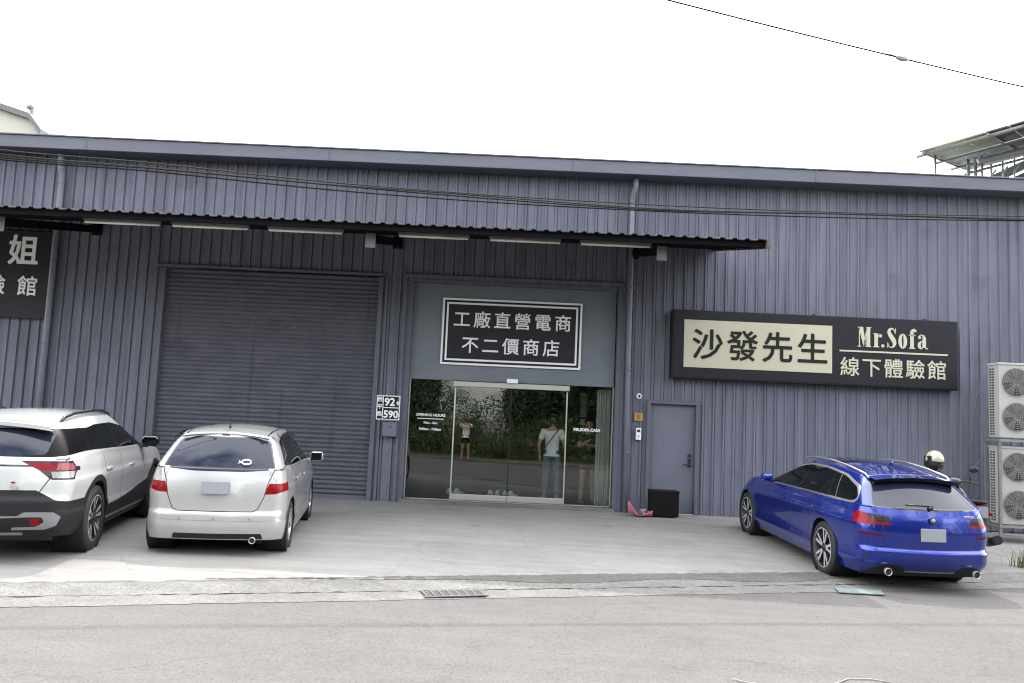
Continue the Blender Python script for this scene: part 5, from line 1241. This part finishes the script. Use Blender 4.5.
def person(loc, rz_, label, hgt, pose, female=False, shirt=None, legs=None, short=False, hairlen=.0):
    """figure faces local -Y; x is its left (viewer's right when it faces us)"""
    k = hgt/1.72; r = empty('person', loc, label, 'person', None, (0, 0, rz_))
    sw = .155 if female else .18; hw = .095 if not female else .10
    Nn = {'pelvis': ((0, 0, .95), (.135, .105)), 'waist': ((0, 0, 1.09), (.125, .10)), 'chest': ((0, .0, 1.28), (.15, .11)), 'collar': ((0, .01, 1.41), (.10, .08)), 'neck': ((0, .005, 1.49), .052),
          'jaw': ((0, -.015, 1.555), (.065, .075)), 'mid': ((0, -.005, 1.62), (.078, .095)), 'top': ((0, .005, 1.685), (.065, .08))}
    E = [('pelvis', 'waist'), ('waist', 'chest'), ('chest', 'collar'), ('collar', 'neck'), ('neck', 'jaw'), ('jaw', 'mid'), ('mid', 'top')]
    Nn['nose'] = ((0, -.115, 1.605), .012); E.append(('mid', 'nose'))
    for s_, nm in ((1, 'l'), (-1, 'r')):
        el, wr = pose['arm_'+nm]
        Nn['sh'+nm] = ((s_*sw, .01, 1.395), .058); Nn['el'+nm] = (el, .042); Nn['wr'+nm] = (wr, .028)
        E += [('collar', 'sh'+nm), ('sh'+nm, 'el'+nm), ('el'+nm, 'wr'+nm)]
        w_ = Vector(wr); d = (w_-Vector(el)).normalized(); pm = w_+d*.055; Nn['pm'+nm] = (tuple(pm), (.034, .018)); E.append(('wr'+nm, 'pm'+nm))
        sdv = d.orthogonal().normalized()
        for f in range(4):
            a = pm+d*.03+sdv*(.013*(f-1.5)*1.3); b = a+d*(.035-.004*abs(f-1.3))+Vector((0, -.008, 0)); Nn['fa%d%s' % (f, nm)] = (tuple(a), .009); Nn['fb%d%s' % (f, nm)] = (tuple(b), .008)
            E += [('pm'+nm, 'fa%d%s' % (f, nm)), ('fa%d%s' % (f, nm), 'fb%d%s' % (f, nm))]
        th = w_+d*.03+sdv*.045; Nn['th'+nm] = (tuple(th), .010); E.append(('wr'+nm, 'th'+nm))
        fx = s_*pose.get('feet', .11)
        Nn['hip'+nm] = ((s_*hw, 0, .90), .088); Nn['kn'+nm] = ((s_*(hw+fx)/2*1.0 if False else s_*(hw*.5+abs(fx)*.5), -.015, .49), .058); Nn['ca'+nm] = ((s_*(hw*.3+abs(fx)*.7), .015, .34), .055)
        Nn['an'+nm] = ((fx, .02, .075), .036); Nn['toe'+nm] = ((fx+s_*.03, -.13, .03), (.042, .026)); Nn['he'+nm] = ((fx, .05, .035), .036)
        E += [('pelvis', 'hip'+nm), ('hip'+nm, 'kn'+nm), ('kn'+nm, 'ca'+nm), ('ca'+nm, 'an'+nm), ('an'+nm, 'toe'+nm), ('an'+nm, 'he'+nm)]
    sc = lambda D: {a: (tuple(q*k for q in p), (tuple(q*k for q in rr_) if isinstance(rr_, tuple) else rr_*k)) for a, (p, rr_) in D.items()}
    body = skin_obj('body', sc(Nn), E, MT['skin'], r)
    # clothes
    T = {a: (Nn[a][0], tuple(q+.018 for q in Nn[a][1]) if isinstance(Nn[a][1], tuple) else Nn[a][1]+.018) for a in ('waist', 'chest', 'collar', 'shl', 'shr')}
    T['hem'] = ((0, 0, .66), (.215, .175)); T['hip'] = ((0, 0, .95), (.195, .16)); T['waist'] = (T['waist'][0], (.155, .125)); Et = [('waist', 'chest'), ('chest', 'collar'), ('collar', 'shl'), ('collar', 'shr'), ('waist', 'hip'), ('hip', 'hem')]
    for nm in 'lr':
        a = Vector(Nn['sh'+nm][0]); b = Vector(Nn['el'+nm][0]); p = a+(b-a)*.7; T['sl'+nm] = (tuple(p), .062); Et.append(('sh'+nm, 'sl'+nm))
    so_ = skin_obj('shirt', sc(T), Et, shirt, r)
    b_ = bmesh.new(); b_.from_mesh(so_.data); bmesh.ops.bisect_plane(b_, geom=b_.verts[:]+b_.edges[:]+b_.faces[:], plane_co=(0, 0, .90*k), plane_no=(0, 0, -1), clear_outer=True); b_.to_mesh(so_.data); b_.free()
    Pn = {'pelvis': ((0, 0, .94), (.15, .12)), 'wb': ((0, 0, 1.10), (.14, .11))}; Ep = [('pelvis', 'wb')]
    for nm in 'lr':
        Pn['hip'+nm] = (Nn['hip'+nm][0], .105); Ep.append(('pelvis', 'hip'+nm))
        if short:
            a = Vector(Nn['hip'+nm][0]); b = Vector(Nn['kn'+nm][0]); Pn['kn'+nm] = (tuple(a+(b-a)*.62), .092); Ep.append(('hip'+nm, 'kn'+nm))
        else:
            Pn['kn'+nm] = (Nn['kn'+nm][0], .075); Pn['ca'+nm] = (Nn['ca'+nm][0], .07); an = Nn['an'+nm][0]; Pn['an'+nm] = ((an[0], an[1], .10), .058); Ep += [('hip'+nm, 'kn'+nm), ('kn'+nm, 'ca'+nm), ('ca'+nm, 'an'+nm)]
    skin_obj('shorts' if short else 'trousers', sc(Pn), Ep, legs, r)
    Hn = {'b': ((0, .03, 1.60), (.085, .085)), 't': ((0, .015, 1.68), (.083, .092)), 'n': ((0, .05, 1.56-hairlen), (.06, .05))}
    skin_obj('hair', sc(Hn), [('b', 't'), ('b', 'n')], MT['hair'], r)
    for s_ in (1, -1):
        mb = MB(); mb.sphere((s_*.03*k, -.088*k, 1.625*k), (.011, .008, .007), 8); plus(mb, 'eye', MT['black'], r)
        mb = MB(); mb.sphere((s_*.08*k, .01*k, 1.60*k), (.012, .022, .032), 8); plus(mb, 'ear', MT['skin'], r)
    mb = MB(); mb.box((0, -.085*k, 1.565*k), (.04, .012, .010), bev=.004); plus(mb, 'mouth', mat('lips', (.30, .10, .09), .5), r)
    for nm in 'lr':
        mb = MB(); t = Vector(Nn['toe'+nm][0])*k; a = Vector(Nn['he'+nm][0])*k
        c = (t+a)/2; mb.box((c.x, c.y-.01, .03), (.10, .27, .075), bev=.03, seg=3); plus(mb, 'shoe', MT['shoe'], r)
    return r
MT['shoe'] = mat('shoe', (.10, .10, .10), .7)
man = person((.90, 16.15, .14), R(180-8), 'man seen from behind in white shirt and blue jeans, standing inside the glass door', 1.70,
       {'arm_l': ((.27, .04, 1.12), (.25, -.06, .88)), 'arm_r': ((-.25, -.02, 1.14), (-.20, -.20, 1.08)), 'feet': .13}, False, MT['cloth_white'], MT['denim'])
mb = MB(); mb.tube([(-.13, .10, 1.42), (-.04, .145, 1.30), (.08, .15, 1.14), (.17, .10, 1.0)], .010, 6); mb.tube([(-.13, .10, 1.42), (-.14, 0, 1.46), (-.12, -.09, 1.40)], .010, 6); plus(mb, 'bag_strap', MT['black'], man)
person((1.62, 16.1, .14), R(8), 'woman in black shirt and black shorts with folded arms, standing behind the right glass pane', 1.66,
       {'arm_l': ((.22, -.10, 1.14), (-.02, -.24, 1.18)), 'arm_r': ((-.22, -.10, 1.14), (-.10, -.26, 1.25)), 'feet': .12}, True, MT['cloth_black'], MT['cloth_black'], True, .14)
ph = person((-1.62, -.62, .06), R(180), 'photographer in white shirt and dark shorts at the far roadside, reflected in the glass door', 1.66,
       {'arm_l': ((.24, -.20, 1.30), (.07, -.24, 1.52)), 'arm_r': ((-.24, -.20, 1.30), (-.07, -.24, 1.52)), 'feet': .13}, False, MT['cloth_white'], MT['cloth_black'], True)
mb = MB(); mb.box((0, 0, 0), (.13, .06, .09), bev=.01); mb.cyl((0, -.03, 0), (0, -.10, 0), .035); cm = thing_mesh(mb, 'hand_camera', MT['black'], 'black camera held up to the face of the photographer reflected in the door', 'camera'); cm.location = (-1.62, -.32, 1.60); cm.rotation_euler = (0, 0, R(180))
# shoes, mat, curtain and board inside
MT['slipper'] = mat('pale_slipper', (.62, .62, .60), .7)
def slipper(x, y, a, label):
    mb = MB(); rows = []
    for u in np.linspace(0, 1, 9):
        wd = .036+.016*math.sin(math.pi*u*.9+.3); hgt = .02+(.055*math.sin(math.pi*min(1, max(0, (u-.42)/.58)))**.5 if u > .42 else .0)
        rows.append([Vector((wd*math.cos(b), (u-.5)*.26, .005+hgt*max(0, math.sin(b)))) for b in np.linspace(0, math.pi, 9)])
    mb.grid(rows); mb.grid([[Vector((.05*s_, (u-.5)*.26, .004)) for s_ in (-1, 1)] for u in (0, 1)])
    o = thing_mesh(mb, 'slipper', MT['slipper'], label, 'slipper', 'slippers in a row inside the door', fix=False); o.location = (x, y, .142); o.rotation_euler = (0, 0, a); o.scale = (1.2, 1.1, 1.5)
for x, a, lab in ((-1.13, 2.7, 'pale slipper farthest left inside the sliding door'), (-.97, 2.5, 'pale slipper second from the left inside the sliding door'), (-.31, 3.1, 'pale slipper left of the pair at the middle of the sliding doors'), (-.17, 3.2, 'pale slipper right of the pair at the middle of the sliding doors'), (0.0, 3.0, 'pale slipper just right of the door meeting line'), (.14, 2.6, 'pale slipper farthest right of the row inside the door')):
    slipper(x, 16.75, a, lab)
mb = MB(); mb.box((-.66, 16.9, .148), (.50, .40, .012), bev=.004); thing_mesh(mb, 'door_mat', mat('red_mat', (.16, .04, .045), .95, noise=.3, nscale=40), 'dull red doormat on the showroom floor between the slippers', 'mat')
mb = MB(); mb.grid([[Vector((1.70+.32*u, 15.50+.045*math.sin(u*22), z)) for u in np.linspace(0, 1, 60)] for z in (.16, 2.38)]); thing_mesh(mb, 'curtain', mat('pale_curtain', (.50, .50, .47), .9), 'pale gathered curtain hanging behind the right glass pane', 'curtain', fix=False)
mb = MB(); mb.box((1.62, 17.4, 2.10), (.13, .02, .52), bev=.004); mb.box((1.62, 17.4, 1.74), (.11, .02, .13), bev=.004); thing_mesh(mb, 'hanging_board', mat('pale_green_board', (.50, .62, .58), .6), 'narrow pale green board hanging inside behind the right pane', 'board')
# ------------------------------------------------------------------ thicket across the road (seen in the glass)
def thicket():
    r = np.random.default_rng(11); VV, MM = [], []; V, Fc, Mi = [], [], []
    def blob(c, rad, n, size, ms):
        n = int(n*2.4); size *= .62
        u = r.normal(size=(n, 3)); u /= np.linalg.norm(u, axis=1)[:, None]; rr_ = r.uniform(.35, 1, n)**.5
        P_ = c+u*rr_[:, None]*np.array(rad)
        a = r.normal(size=(n, 3)); a /= np.linalg.norm(a, axis=1)[:, None]; b = np.cross(a, r.normal(size=(n, 3))); b /= np.linalg.norm(b, axis=1)[:, None]; s_ = (size*r.uniform(.5, 1.3, n))[:, None]
        VV.append(np.stack([P_-a*s_, P_+b*s_*.45, P_+a*s_, P_-b*s_*.45], 1).reshape(-1, 3)); MM.append(np.array(ms)[r.integers(len(ms), size=n)])
    def at(e, n): x, y = en(e, n); return np.array([x, y, 0.])
    for e in np.arange(-26, 26, .9):      # low brush
        h_ = 1.1+.5*math.sin(e*1.3)+r.uniform(0, .5); blob(at(e, -2.6+r.uniform(-.5, .3))+[0, 0, h_*.55], (.9, .8, h_*.6), 520, .085, (0, 0, 1, 2))
    for e in np.arange(-28, 28, 1.5):     # taller hedge
        gap = -4.6 < e < -1.7; h_ = (2.2 if gap else 3.6)+r.uniform(-.3, .5); blob(at(e, -5+r.uniform(-.6, .6))+[0, 0, h_*.55], (1.3, 1.2, h_*.6), 800, .11, (0, 1, 1))
    for xx in list(np.arange(.5, 11, .9))+list(np.arange(-11, -3.2, .9)):
        for n_ in (-6.3, -8.5, -11): blob(at((xx*(1-.02*n_)+n_*ST)/CT, n_)+[0, 0, 3.4], (.95, .9, 3.0), 1500, .12, (0, 1, 1))
    for e, n, h_, w_ in ((-13, -8, 9, 3.2), (-8.5, -7, 8, 2.8), (-8.0, -7.5, 7.5, 2.0), (-.1, -7, 7.5, 1.8), (1.9, -7, 7.5, 2.0), (4.6, -7, 8, 2.8), (8, -8, 9.5, 3.2), (13, -8, 9, 3.4), (-18, -9, 9, 3.5), (19, -9, 9, 3.5)):
        c = at(e, n)
        for k in range(9):
            q = r.normal(size=3)*np.array([w_*.45, w_*.4, h_*.2])
            blob(c+[0, 0, h_*.62]+q, (w_*.42, w_*.42, h_*.17), 620, .13, (0, 1, 1, 2) if k % 3 else (0, 2))
        for k in range(3):
            i = len(V); V.extend([c+[-.12+k*.02, 0, 0], c+[.12, .03*k, 0], c+[.3*(k-1)+.05, .1, h_*.6], c+[.3*(k-1)-.05, .1, h_*.6]]); Fc.append((i, i+1, i+2, i+3)); Mi.append(3)
    allv = np.concatenate(VV+[np.array(V)]); nq = len(allv)//4; allm = np.concatenate(MM+[np.array(Mi)]).astype(np.int32)
    me = bpy.data.meshes.new('roadside_thicket'); me.vertices.add(len(allv)); me.vertices.foreach_set('co', allv.astype(np.float32).ravel()); me.loops.add(nq*4); me.polygons.add(nq)
    me.loops.foreach_set('vertex_index', np.arange(nq*4, dtype=np.int32)); me.polygons.foreach_set('loop_start', np.arange(0, nq*4, 4, dtype=np.int32)); me.update(calc_edges=True)
    for m in ('leaf', 'leaf2', 'leaf3', 'bark'): me.materials.append(MT[m])
    me.polygons.foreach_set('material_index', allm); me.update()
    o = bpy.data.objects.new('roadside_thicket', me); COL.objects.link(o); tag(o, 'dense green thicket and trees across the road, reflected in the shop glass', 'vegetation', kind='stuff')
thicket()
white_suv(); silver_hatch(); blue_estate()
